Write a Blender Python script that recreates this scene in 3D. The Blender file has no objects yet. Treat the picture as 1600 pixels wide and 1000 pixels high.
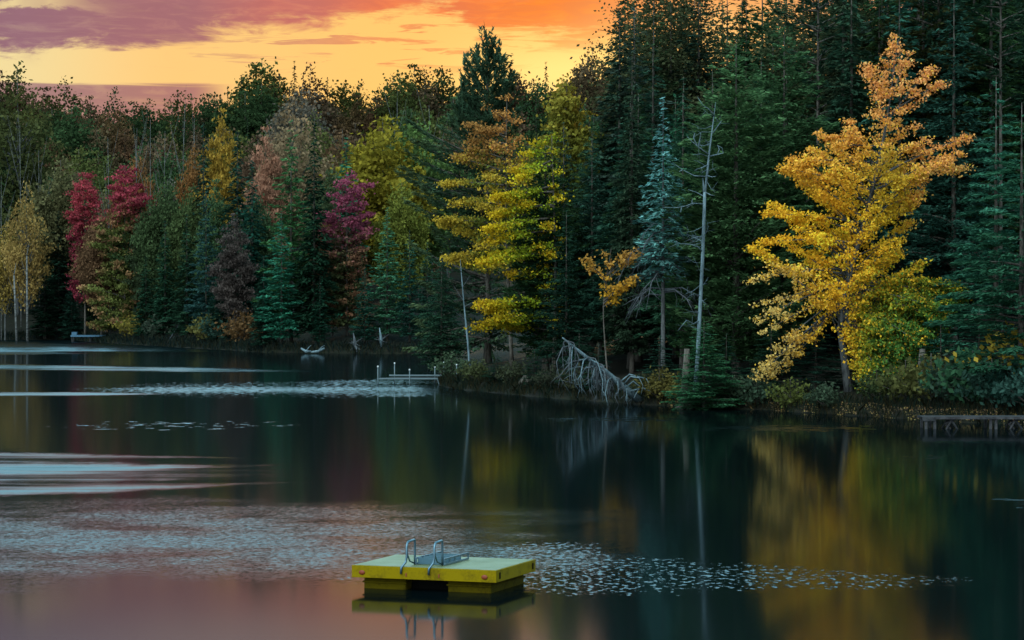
import bpy, math, random
import numpy as np

# ------------------------------------------------------------------ helpers for node expressions
class Ex:
    """tiny wrapper: arithmetic on sockets builds Math nodes"""
    def __init__(self, nt, s): self.nt, self.s = nt, s
    def _op(self, op, *args):
        n = self.nt.nodes.new('ShaderNodeMath'); n.operation = op
        for i, a in enumerate((self,) + args):
            if isinstance(a, Ex): self.nt.links.new(a.s, n.inputs[i])
            else: n.inputs[i].default_value = float(a)
        return Ex(self.nt, n.outputs[0])
    def __add__(s, o): return s._op('ADD', o)
    __radd__ = __add__
    def __sub__(s, o): return s._op('SUBTRACT', o)
    def __rsub__(s, o): return (s * -1.0) + o
    def __mul__(s, o): return s._op('MULTIPLY', o)
    __rmul__ = __mul__
    def __truediv__(s, o): return s._op('DIVIDE', o)
    def max(s, o): return s._op('MAXIMUM', o)
    def min(s, o): return s._op('MINIMUM', o)
    def abs(s): return s._op('ABSOLUTE')
    def pw(s, o): return s._op('POWER', o)
    def exp(s): return s._op('EXPONENT')
    def sqrt(s): return s._op('SQRT')
    def atan2(s, o): return s._op('ARCTAN2', o)
    def clamp(s): return s.max(0.0).min(1.0)
    def ss(s, a, b):
        """smoothstep a..b (a may exceed b)"""
        n = s.nt.nodes.new('ShaderNodeMapRange'); n.interpolation_type = 'SMOOTHSTEP'
        s.nt.links.new(s.s, n.inputs['Value'])
        lo, hi, o0, o1 = (a, b, 0, 1) if a < b else (b, a, 1, 0)
        n.inputs['From Min'].default_value = lo; n.inputs['From Max'].default_value = hi
        n.inputs['To Min'].default_value = o0; n.inputs['To Max'].default_value = o1
        return Ex(s.nt, n.outputs['Result'])
    def ramp(s, stops, interp='EASE'):
        n = s.nt.nodes.new('ShaderNodeValToRGB'); n.color_ramp.interpolation = interp
        el = n.color_ramp.elements
        while len(el) > 1: el.remove(el[-1])
        for i, (p, c) in enumerate(stops):
            e = el[0] if i == 0 else el.new(p)
            e.position = p
            c = (c, c, c) if not hasattr(c, '__len__') else c
            e.color = (*c, 1)
        s.nt.links.new(s.s, n.inputs[0])
        return Ex(s.nt, n.outputs['Color'])

def vec(nt, x, y, z):
    n = nt.nodes.new('ShaderNodeCombineXYZ')
    for i, a in enumerate((x, y, z)):
        if isinstance(a, Ex): nt.links.new(a.s, n.inputs[i])
        else: n.inputs[i].default_value = float(a)
    return n.outputs[0]

def noise(nt, v, scale=1.0, detail=2.0, rough=0.5, dist=0.0):
    n = nt.nodes.new('ShaderNodeTexNoise')
    n.inputs['Scale'].default_value = scale; n.inputs['Detail'].default_value = detail
    n.inputs['Roughness'].default_value = rough; n.inputs['Distortion'].default_value = dist
    if v is not None: nt.links.new(v, n.inputs['Vector'])
    return n

def mixc(nt, f, a, b, blend='MIX'):
    n = nt.nodes.new('ShaderNodeMix'); n.data_type = 'RGBA'; n.blend_type = blend
    for sock, val in ((n.inputs[0], f), (n.inputs[6], a), (n.inputs[7], b)):
        if isinstance(val, Ex): nt.links.new(val.s, sock)
        elif hasattr(val, '__len__'): sock.default_value = (*val, 1)
        elif isinstance(val, (int, float)): sock.default_value = val
        else: nt.links.new(val, sock)
    return Ex(nt, n.outputs[2])

# ------------------------------------------------------------------ camera
C = bpy.context.scene
CAM_H, F, HZ = 6.43, 4000.0, 470.0       # eye height above the water, focal length and horizon row (1600 px frame)
cam_data = bpy.data.cameras.new('camera'); cam = bpy.data.objects.new('camera', cam_data)
C.collection.objects.link(cam)
cam_data.sensor_width = 36.0; cam_data.lens = 36.0 * F / 1600.0
cam_data.clip_start = 0.5; cam_data.clip_end = 6000
cam.location = (0, 0, CAM_H)
cam.rotation_euler = (math.pi / 2 - (500 - HZ) / F, 0, 0)
C.camera = cam

# ------------------------------------------------------------------ render and exposure
C.render.engine = 'CYCLES'
C.cycles.max_bounces = 5; C.cycles.diffuse_bounces = 2; C.cycles.glossy_bounces = 3
C.cycles.transmission_bounces = 2; C.cycles.use_denoising = True
C.cycles.sample_clamp_indirect = 4.0
C.view_settings.view_transform = 'Standard'; C.view_settings.look = 'None'
C.view_settings.gamma = 1.0; C.view_settings.use_curve_mapping = False
C.view_settings.exposure = 0.08

# ------------------------------------------------------------------ sky: sunset glow low over the far shore, pale teal overhead
SUN_AZ, GLOW_AZ, SUN_EL = 0.085, 0.026, math.radians(5.6)
W = bpy.data.worlds.new('World'); C.world = W; W.use_nodes = True
nt = W.node_tree; nt.nodes.clear()
tc = nt.nodes.new('ShaderNodeTexCoord'); sep = nt.nodes.new('ShaderNodeSeparateXYZ')
nt.links.new(tc.outputs['Generated'], sep.inputs[0])
dx, dy, dz = (Ex(nt, o) for o in sep.outputs)
az = dx.atan2(dy)                                            # 0 = straight across the lake
el = dz / (dx * dx + dy * dy).sqrt().max(0.02)               # tangent of elevation
a01 = (az + 0.25) / 0.5                                      # 0..1 across the sunset
el100 = el * 10.0                                            # 0..1 = 0..0.1
wv = vec(nt, az * 26.0, el * 90.0, 0.0)
nb = Ex(nt, noise(nt, wv, 1.0, 9.0, 0.66, 0.5).outputs['Fac'])
wv2 = vec(nt, az * 22.0 + 3.1, el * 260.0, 2.0)
nst = Ex(nt, noise(nt, wv2, 1.0, 8.0, 0.62, 0.8).outputs['Fac'])
clear = a01.ramp([(0.10, (0.90, 0.72, 0.34)), (0.25, (1.0, 0.60, 0.20)), (0.42, (1.02, 0.58, 0.15)),
                  (0.535, (1.0, 0.62, 0.16)), (0.62, (1.0, 0.42, 0.06)), (0.9, (0.8, 0.45, 0.2))])
cloudc = a01.ramp([(0.10, (0.31, 0.145, 0.20)), (0.24, (0.38, 0.14, 0.17)), (0.33, (0.60, 0.15, 0.13)),
                   (0.42, (0.90, 0.18, 0.06)), (0.52, (1.02, 0.21, 0.012)), (0.65, (0.9, 0.3, 0.08)), (0.95, (0.4, 0.24, 0.2))])
# lower edge of the main cloud bank (tangent of elevation), by azimuth
edge = a01.ramp([(0.10, 0.965), (0.147, 0.945), (0.185, 0.985), (0.23, 1.02 / 1.0), (0.30, 1.06), (0.36, 1.09), (0.385, 1.075),
                 (0.43, 1.13), (0.46, 1.12), (0.475, 1.03), (0.53, 1.02), (0.60, 1.03)], 'LINEAR')
EDGE = edge * 0.1 + (nb - 0.5) * 0.040 + (nst - 0.5) * 0.010 + (nst - 0.5) * az.ss(-0.10, 0.0) * 0.016
bank = (el - EDGE).ss(-0.0036, 0.0046)
hole = ((az + 0.19) / 0.022)._op('POWER', 2.0) * -1.0
hole = hole.exp() * (el + (nb - 0.5) * 0.03 - 0.1135)._op('ABSOLUTE').ss(0.005, 0.001)
bank = (bank - hole * 0.85).clamp()
streak = (nst - 0.545).ss(0.0, 0.07) * (el.ss(0.085, 0.094)) * az.ss(-0.16, -0.07)
low = (el + (nst - 0.5) * 0.004).ss(0.0845, 0.0832) * az.ss(-0.105, -0.125)
mask = (bank.max(streak * 0.75)).max(low * 0.9)
veil = (Ex(nt, noise(nt, vec(nt, az * 30.0, el * 14.0, 5.0), 1.0, 3.0, 0.5).outputs['Fac']) - 0.52).ss(0.0, 0.15) * (el - 0.088).ss(0.0, 0.01) * az.ss(-0.07, -0.12)
mask = mask.max(veil * 0.45)
glow = (((az - GLOW_AZ) / 0.042)._op('POWER', 2.0) * -1.0 - ((el - 0.088) / 0.012)._op('POWER', 2.0)).exp()
nb2 = Ex(nt, noise(nt, vec(nt, az * 60.0, el * 260.0, 4.0), 1.0, 8.0, 0.65, 0.7).outputs['Fac'])
lit = ((nb2 - 0.46).ss(0.0, 0.25) * 0.14 + (nst - 0.50).ss(0.0, 0.2) * 0.14) * (el - EDGE).ss(0.022, 0.0)
sunset = mixc(nt, mask, clear, mixc(nt, lit, mixc(nt, (nb2 - 0.40).ss(0.25, 0.0) * 0.16, cloudc, (0.20, 0.07, 0.10)), clear))
glow2 = (((az - 0.088) / 0.05)._op('POWER', 2.0) * -1.0 - ((el - 0.100) / 0.016)._op('POWER', 2.0)).exp()
sunset = mixc(nt, glow2 * 0.85, sunset, (1.2, 0.66, 0.20))
sunset = mixc(nt, glow * 0.9, sunset, (1.3, 0.86, 0.26))
# above the cloud bank: dusky beige, then pale teal
upc = a01.ramp([(0.10, (0.36, 0.25, 0.34)), (0.28, (0.60, 0.37, 0.36)), (0.42, (0.80, 0.40, 0.29)), (0.60, (0.60, 0.26, 0.14)), (0.9, (0.35, 0.24, 0.22))])
sunset = mixc(nt, (el + (nb - 0.5) * 0.02).ss(0.116, 0.130), sunset, upc)
nh = Ex(nt, noise(nt, vec(nt, az * 3.0, el * 9.0, 7.0), 1.0, 4.0, 0.55, 0.5).outputs['Fac'])
up1 = (el + (nh - 0.5) * 0.06).ss(0.130, 0.17)
up2 = (el + (nh - 0.5) * 0.08).ss(0.145, 0.235)
sky = mixc(nt, up1, sunset, (0.78, 0.60, 0.54))
sky = mixc(nt, up2, sky, mixc(nt, el.ss(0.35, 1.2), (0.78, 1.60, 1.95), (0.22, 0.58, 0.72)))
# the side of the sky behind the viewer: soft dusky rose
back = az.abs().ss(0.9, 2.0) * el.ss(3.0, 1.0)
sky = mixc(nt, back, sky, mixc(nt, el.ss(0.05, 0.4), (0.30, 0.30, 0.32), (0.24, 0.55, 0.68)))
lobe = (dy * -0.62 + dz * 0.72 - dx * 0.30).max(0.0)._op('POWER', 5.0)      # bright spot added to the sky behind the viewer to light the trees
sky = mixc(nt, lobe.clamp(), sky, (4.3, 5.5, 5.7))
nis = nt.nodes.new('ShaderNodeTexSky'); nis.sky_type = 'NISHITA'; nis.sun_disc = False
nis.sun_elevation = SUN_EL; nis.sun_rotation = SUN_AZ
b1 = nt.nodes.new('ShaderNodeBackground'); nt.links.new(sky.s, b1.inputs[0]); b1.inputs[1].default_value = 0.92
b2 = nt.nodes.new('ShaderNodeBackground'); nt.links.new(nis.outputs[0], b2.inputs[0]); b2.inputs[1].default_value = 0.002
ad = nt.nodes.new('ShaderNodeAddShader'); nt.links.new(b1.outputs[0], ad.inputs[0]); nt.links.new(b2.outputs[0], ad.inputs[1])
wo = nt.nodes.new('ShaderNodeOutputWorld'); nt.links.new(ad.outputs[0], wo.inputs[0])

# ------------------------------------------------------------------ sun: just above the far treeline, behind the wood
sd = bpy.data.lights.new('sun', 'SUN'); so = bpy.data.objects.new('sun', sd); C.collection.objects.link(so)
sd.energy = 3.0; sd.angle = math.radians(1.5); sd.color = (1.0, 0.62, 0.28)
so.rotation_euler = (math.pi / 2 - SUN_EL, 0, math.pi - SUN_AZ)   # shines from the far shore toward the viewer
so.location = (20, 900, 120)

# ------------------------------------------------------------------ object helpers
rng = np.random.default_rng(11); random.seed(11)
COL = C.collection

def tag(o, label=None, cat=None, group=None, kind=None):
    if label: o['label'] = label
    if cat: o['category'] = cat
    if group: o['group'] = group
    if kind: o['kind'] = kind
    return o

def empty(name, loc, label, cat, group=None, rz=0.0, scale=(1, 1, 1)):
    o = bpy.data.objects.new(name, None); COL.objects.link(o)
    o.empty_display_size = 0.3
    o.location = loc; o.rotation_euler = (0, 0, rz); o.scale = scale
    return tag(o, label, cat, group)

def link_mesh(name, me, parent=None):
    o = bpy.data.objects.new(name, me); COL.objects.link(o)
    if parent: o.parent = parent
    return o

def mesh(name, verts, faces, mat, tint=None, smooth=False):
    """faces: (N,k) array or list of tuples"""
    me = bpy.data.meshes.new(name)
    verts = np.asarray(verts, dtype=np.float32)
    if isinstance(faces, np.ndarray):
        n, k = faces.shape
        me.vertices.add(len(verts)); me.vertices.foreach_set('co', verts.ravel())
        me.loops.add(n * k); me.loops.foreach_set('vertex_index', faces.astype(np.int32).ravel())
        me.polygons.add(n)
        me.polygons.foreach_set('loop_start', np.arange(0, n * k, k, dtype=np.int32))
        me.polygons.foreach_set('loop_total', np.full(n, k, dtype=np.int32))
        me.update(calc_edges=True)
    else:
        me.from_pydata(verts.tolist(), [], [tuple(f) for f in faces]); me.update()
    if tint is not None:
        at = me.attributes.new('tint', 'FLOAT_COLOR', 'FACE')
        c4 = np.ones((len(me.polygons), 4), dtype=np.float32); c4[:, :3] = tint
        at.data.foreach_set('color', c4.ravel())
    if smooth: me.polygons.foreach_set('use_smooth', np.ones(len(me.polygons), dtype=bool))
    me.materials.append(mat)
    me.validate()
    return me

class Build:
    """collects boxes and tubes into one mesh"""
    def __init__(s): s.v, s.f = [], []
    def add(s, vs, fs):
        o = len(s.v); s.v += [tuple(map(float, p)) for p in vs]; s.f += [tuple(i + o for i in f) for f in fs]
    def box(s, x0, x1, y0, y1, z0, z1, b=0.0):
        if b <= 0:
            vs = [(x, y, z) for z in (z0, z1) for y in (y0, y1) for x in (x0, x1)]
            s.add(vs, [(0, 2, 3, 1), (4, 5, 7, 6), (0, 1, 5, 4), (2, 6, 7, 3), (0, 4, 6, 2), (1, 3, 7, 5)]); return
        import bmesh
        bm = bmesh.new(); bmesh.ops.create_cube(bm, size=1)
        bmesh.ops.scale(bm, vec=(x1 - x0, y1 - y0, z1 - z0), verts=bm.verts)
        bmesh.ops.translate(bm, vec=((x0 + x1) / 2, (y0 + y1) / 2, (z0 + z1) / 2), verts=bm.verts)
        bmesh.ops.bevel(bm, geom=bm.edges[:], offset=b, segments=2, affect='EDGES', profile=0.6)
        bm.verts.index_update()
        s.add([v.co[:] for v in bm.verts], [[v.index for v in f.verts] for f in bm.faces]); bm.free()
    def tube(s, pts, rad, sides=6, cap=True):
        pts = [np.asarray(p, float) for p in pts]; n = len(pts)
        if not hasattr(rad, '__len__'): rad = [rad] * n
        vs, fs, prev = [], [], None
        for i in range(n):
            d = pts[min(i + 1, n - 1)] - pts[max(i - 1, 0)]; d = d / (np.linalg.norm(d) + 1e-9)
            up = np.array((0, 0, 1.0)) if abs(d[2]) < 0.9 else np.array((1.0, 0, 0))
            if prev is not None: up = prev
            a = np.cross(d, up); a /= np.linalg.norm(a) + 1e-9
            b = np.cross(a, d); prev = b
            for k in range(sides):
                t = 2 * math.pi * k / sides
                vs.append(pts[i] + rad[i] * (math.cos(t) * a + math.sin(t) * b))
        for i in range(n - 1):
            for k in range(sides):
                k2 = (k + 1) % sides
                fs.append((i * sides + k, i * sides + k2, (i + 1) * sides + k2, (i + 1) * sides + k))
        if cap:
            fs.append(tuple(range(sides))[::-1]); fs.append(tuple((n - 1) * sides + k for k in range(sides)))
        s.add(vs, fs)
    def lathe(s, prof, c, sides=16, axis='z'):
        vs, fs = [], []
        for r, h in prof:
            for k in range(sides):
                t = 2 * math.pi * k / sides; p = (r * math.cos(t), r * math.sin(t), h)
                if axis == 'y': p = (p[0], p[2], p[1])
                if axis == 'x': p = (p[2], p[0], p[1])
                vs.append((p[0] + c[0], p[1] + c[1], p[2] + c[2]))
        for i in range(len(prof) - 1):
            for k in range(sides):
                k2 = (k + 1) % sides
                fs.append((i * sides + k, i * sides + k2, (i + 1) * sides + k2, (i + 1) * sides + k))
        fs.append(tuple(range(sides))[::-1]); fs.append(tuple((len(prof) - 1) * sides + k for k in range(sides)))
        s.add(vs, fs)
    def mesh(s, name, mat, smooth=False): return mesh(name, s.v, s.f, mat, smooth=smooth)
    def build(s, name, mat, parent=None, smooth=False): return link_mesh(name, s.mesh(name, mat, smooth), parent)

# ------------------------------------------------------------------ materials
def new_mat(name):
    m = bpy.data.materials.new(name); m.use_nodes = True; t = m.node_tree; t.nodes.clear()
    out = t.nodes.new('ShaderNodeOutputMaterial')
    return m, t, out

def principled(t, out, base, rough=0.6, spec=0.4, metal=0.0):
    p = t.nodes.new('ShaderNodeBsdfPrincipled')
    if isinstance(base, Ex): t.links.new(base.s, p.inputs['Base Color'])
    else: p.inputs['Base Color'].default_value = (*base, 1)
    if isinstance(rough, Ex): t.links.new(rough.s, p.inputs['Roughness'])
    else: p.inputs['Roughness'].default_value = rough
    p.inputs['Specular IOR Level'].default_value = spec; p.inputs['Metallic'].default_value = metal
    t.links.new(p.outputs[0], out.inputs[0])
    return p

def objcoord(t): return t.nodes.new('ShaderNodeTexCoord').outputs['Object']

def bump(t, p, h, strength=0.4, dist=0.02):
    b = t.nodes.new('ShaderNodeBump'); b.inputs['Strength'].default_value = strength; b.inputs['Distance'].default_value = dist
    t.links.new(h.s, b.inputs['Height']); t.links.new(b.outputs[0], p.inputs['Normal'])

def foliage_mat():
    m, t, out = new_mat('foliage')
    at = t.nodes.new('ShaderNodeAttribute'); at.attribute_name = 'tint'
    oi = t.nodes.new('ShaderNodeObjectInfo')
    c = mixc(t, 1.0, at.outputs['Color'], oi.outputs['Color'], 'MULTIPLY')
    hs = t.nodes.new('ShaderNodeHueSaturation')
    r = Ex(t, oi.outputs['Random'])
    t.links.new((r * 0.03 + 0.485).s, hs.inputs['Hue']); t.links.new((r * 0.3 + 0.85).s, hs.inputs['Value'])
    t.links.new(c.s, hs.inputs['Color'])
    d = t.nodes.new('ShaderNodeBsdfDiffuse'); tr = t.nodes.new('ShaderNodeBsdfTranslucent')
    t.links.new(hs.outputs[0], d.inputs[0]); t.links.new(hs.outputs[0], tr.inputs[0])
    mx = t.nodes.new('ShaderNodeMixShader'); mx.inputs[0].default_value = 0.3
    t.links.new(d.outputs[0], mx.inputs[1]); t.links.new(tr.outputs[0], mx.inputs[2])
    t.links.new(mx.outputs[0], out.inputs[0])
    return m

def bark_mat(name, c1, c2, stretch=0.25, scale=6.0):
    m, t, out = new_mat(name)
    mp = t.nodes.new('ShaderNodeMapping'); t.links.new(objcoord(t), mp.inputs[0]); mp.inputs['Scale'].default_value = (1, 1, stretch)
    n = Ex(t, noise(t, mp.outputs[0], scale, 4, 0.65).outputs['Fac'])
    p = principled(t, out, mixc(t, n.ss(0.35, 0.65), c1, c2), 0.85, 0.2)
    bump(t, p, n, 0.6, 0.03)
    return m

M = {}
M['foliage'] = foliage_mat()
M['bark'] = bark_mat('dark_bark', (0.035, 0.028, 0.022), (0.12, 0.10, 0.085))
M['pine_bark'] = bark_mat('grey_bark', (0.035, 0.035, 0.037), (0.10, 0.10, 0.10))
M['birch'] = bark_mat('birch_bark', (0.045, 0.044, 0.043), (0.15, 0.147, 0.144), 2.5, 1.5)
M['dead'] = bark_mat('weathered_wood', (0.06, 0.085, 0.10), (0.16, 0.22, 0.25), 0.2, 5.0)  # grey weathered wood with the blue of the sky light mixed into its colour
M['dead_dim'] = bark_mat('grey_dead_wood', (0.04, 0.043, 0.05), (0.10, 0.11, 0.12), 0.2, 5.0)

def paint_mat(name, c, worn, scale=3.0, lo=0.55, hi=0.75, rough=0.5, spec=0.4):
    m, t, out = new_mat(name)
    oc = objcoord(t)
    n = Ex(t, noise(t, oc, scale, 6, 0.7).outputs['Fac']); n2 = Ex(t, noise(t, oc, scale * 7, 3, 0.6).outputs['Fac'])
    p = principled(t, out, mixc(t, (n * 0.7 + n2 * 0.3).ss(lo, hi), c, worn), n2 * 0.2 + (rough - 0.1), spec)
    bump(t, p, n2, 0.15, 0.004)
    return m
M['yellow'] = paint_mat('yellow_paint', (0.225, 0.150, 0.001), (0.13, 0.085, 0.003), 2.2, 0.46, 0.66, 0.7, 0.06)
M['yellow_dim'] = paint_mat('pontoon_plastic', (0.075, 0.052, 0.001), (0.03, 0.021, 0.002), 2.0, 0.45, 0.7, 0.8, 0.05)
M['reflector'] = paint_mat('red_reflector', (0.20, 0.03, 0.006), (0.14, 0.03, 0.01))
M['steel'], _t, _o = new_mat('galvanised_rail')
_n = Ex(_t, noise(_t, objcoord(_t), 14, 3).outputs['Fac'])
principled(_t, _o, mixc(_t, _n, (0.07, 0.13, 0.18), (0.16, 0.25, 0.31)), _n * 0.2 + 0.22, 0.5, 0.75)
M['tread'] = paint_mat('ladder_tread', (0.05, 0.11, 0.15), (0.03, 0.06, 0.08))
M['dark'] = paint_mat('gap_shade_and_bracket', (0.006, 0.0055, 0.005), (0.01, 0.009, 0.008), 3.0, 0.55, 0.75, 0.9, 0.02)  # near-black for the side brackets and the painted shade between the floats

def deck_mat():
    m, t, out = new_mat('worn_deck_boards')
    oc = objcoord(t)
    s = t.nodes.new('ShaderNodeSeparateXYZ'); t.links.new(oc, s.inputs[0])
    x, y = Ex(t, s.outputs[0]), Ex(t, s.outputs[1])
    n = Ex(t, noise(t, vec(t, x * 0.8, y * 6.0, 0), 3.0, 5, 0.65).outputs['Fac'])
    n2 = Ex(t, noise(t, oc, 1.6, 4, 0.6).outputs['Fac'])
    c = mixc(t, (n * 0.6 + n2 * 0.4).ss(0.40, 0.58), (0.095, 0.105, 0.018), (0.17, 0.185, 0.085))
    p = principled(t, out, c, n * 0.3 + 0.28, 0.5); bump(t, p, n, 0.25, 0.004)
    return m
M['deck'] = deck_mat()
M['dockwood'] = bark_mat('grey_dock_wood', (0.02, 0.02, 0.023), (0.045, 0.044, 0.047), 1.0, 3.0)
M['dockdark'] = bark_mat('dark_dock_wood', (0.025, 0.023, 0.026), (0.06, 0.056, 0.06), 1.0, 3.0)
M['metal_pale'] = paint_mat('pale_metal', (0.10, 0.14, 0.155), (0.07, 0.10, 0.11))
M['white'] = paint_mat('white_cap', (0.6, 0.62, 0.62), (0.5, 0.5, 0.5))
M['blue_box'] = paint_mat('pale_blue_box', (0.04, 0.11, 0.18), (0.03, 0.08, 0.13))

def ground_mat():
    m, t, out = new_mat('forest_floor')
    oc = objcoord(t)
    n = Ex(t, noise(t, oc, 0.35, 8, 0.7).outputs['Fac']); n2 = Ex(t, noise(t, oc, 3.0, 5, 0.7).outputs['Fac'])
    c = mixc(t, n.ss(0.4, 0.65), (0.010, 0.009, 0.007), (0.012, 0.014, 0.008))
    c = mixc(t, n2.ss(0.5, 0.75), c, (0.028, 0.020, 0.012))
    p = principled(t, out, c, 0.95, 0.1); bump(t, p, n2, 0.8, 0.15)
    return m
M['ground'] = ground_mat()

# ------------------------------------------------------------------ where things stand: shoreline and terrain
def px(x, D): return (x - 800.0) / F * D
def zpx(y, D): return CAM_H + (HZ - y) / F * D
SHORE_PX = [(-420, 528), (-200, 529), (0, 531), (110, 531), (165, 536), (250, 541), (350, 547), (420, 551), (500, 552), (600, 553), (672, 553)]
SHORE = []
for x, y in SHORE_PX:
    D = F * CAM_H / (y - HZ); SHORE.append((px(x, D), D))
SHORE += [(-7.6, 300), (-6.4, 240), (-5.9, 205)]
for x, y in [(690, 603), (722, 609), (790, 615), (860, 622), (930, 627), (1000, 632), (1090, 637), (1180, 640), (1290, 647), (1400, 654), (1500, 660), (1600, 664), (1800, 668)]:
    D = F * CAM_H / (y - HZ); SHORE.append((px(x, D), D))
SHORE += [(70, 112), (140, 95), (300, 90)]
SHORE = [(-420, 430), (-240, 445)] + SHORE
SH = np.array(SHORE)

def shore_dist(X, Y):
    X = np.asarray(X, float); Y = np.asarray(Y, float)
    best = np.full(X.shape, 1e9)
    for (ax, ay), (bx, by) in zip(SH[:-1], SH[1:]):
        ex, ey = bx - ax, by - ay
        t = np.clip(((X - ax) * ex + (Y - ay) * ey) / (ex * ex + ey * ey), 0, 1)
        best = np.minimum(best, np.hypot(X - ax - t * ex, Y - ay - t * ey))
    sgn = np.where(Y > np.interp(X, SH[:, 0], SH[:, 1]), 1.0, -1.0)
    return best * sgn

def ground(X, Y):
    d = shore_dist(X, Y) + 0.5 * np.sin(np.asarray(X) * 1.3) * np.sin(np.asarray(Y) * 0.7) + 0.25 * np.sin(np.asarray(X) * 3.7 + 1)
    dl = np.maximum(d, 0)
    z = np.where(d < 0, np.maximum(-2.5, 0.35 * d), 0.45 * (1 - np.exp(-dl / 0.8)) + 0.13 * dl)
    z = np.where(z > 30, 30 + 6 * np.tanh((z - 30) / 12.0), z)
    return z + np.where(d > 3, 0.35 * np.sin(X * 0.31) * np.cos(Y * 0.23) * np.clip((d - 3) / 10, 0, 1), 0)

gx = np.concatenate([np.arange(-500, -140, 20), np.arange(-140, -20, 2.0), np.arange(-20, 50, 0.8), np.arange(50, 500, 20)])
gy = np.concatenate([[-60, 20, 60], np.arange(90, 215, 1.0), np.arange(215, 290, 3), np.arange(290, 450, 1.6), np.arange(450, 700, 8), np.arange(700, 1500, 60)])
GX, GY = np.meshgrid(gx, gy)
GZ = ground(GX, GY)
nx_, ny_ = len(gx), len(gy)
idx = np.arange(nx_ * ny_).reshape(ny_, nx_)
gf = np.stack([idx[:-1, :-1].ravel(), idx[:-1, 1:].ravel(), idx[1:, 1:].ravel(), idx[1:, :-1].ravel()], 1)
tag(link_mesh('ground', mesh('ground', np.stack([GX.ravel(), GY.ravel(), GZ.ravel()], 1), gf, M['ground'], smooth=True)), kind='structure')

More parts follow.
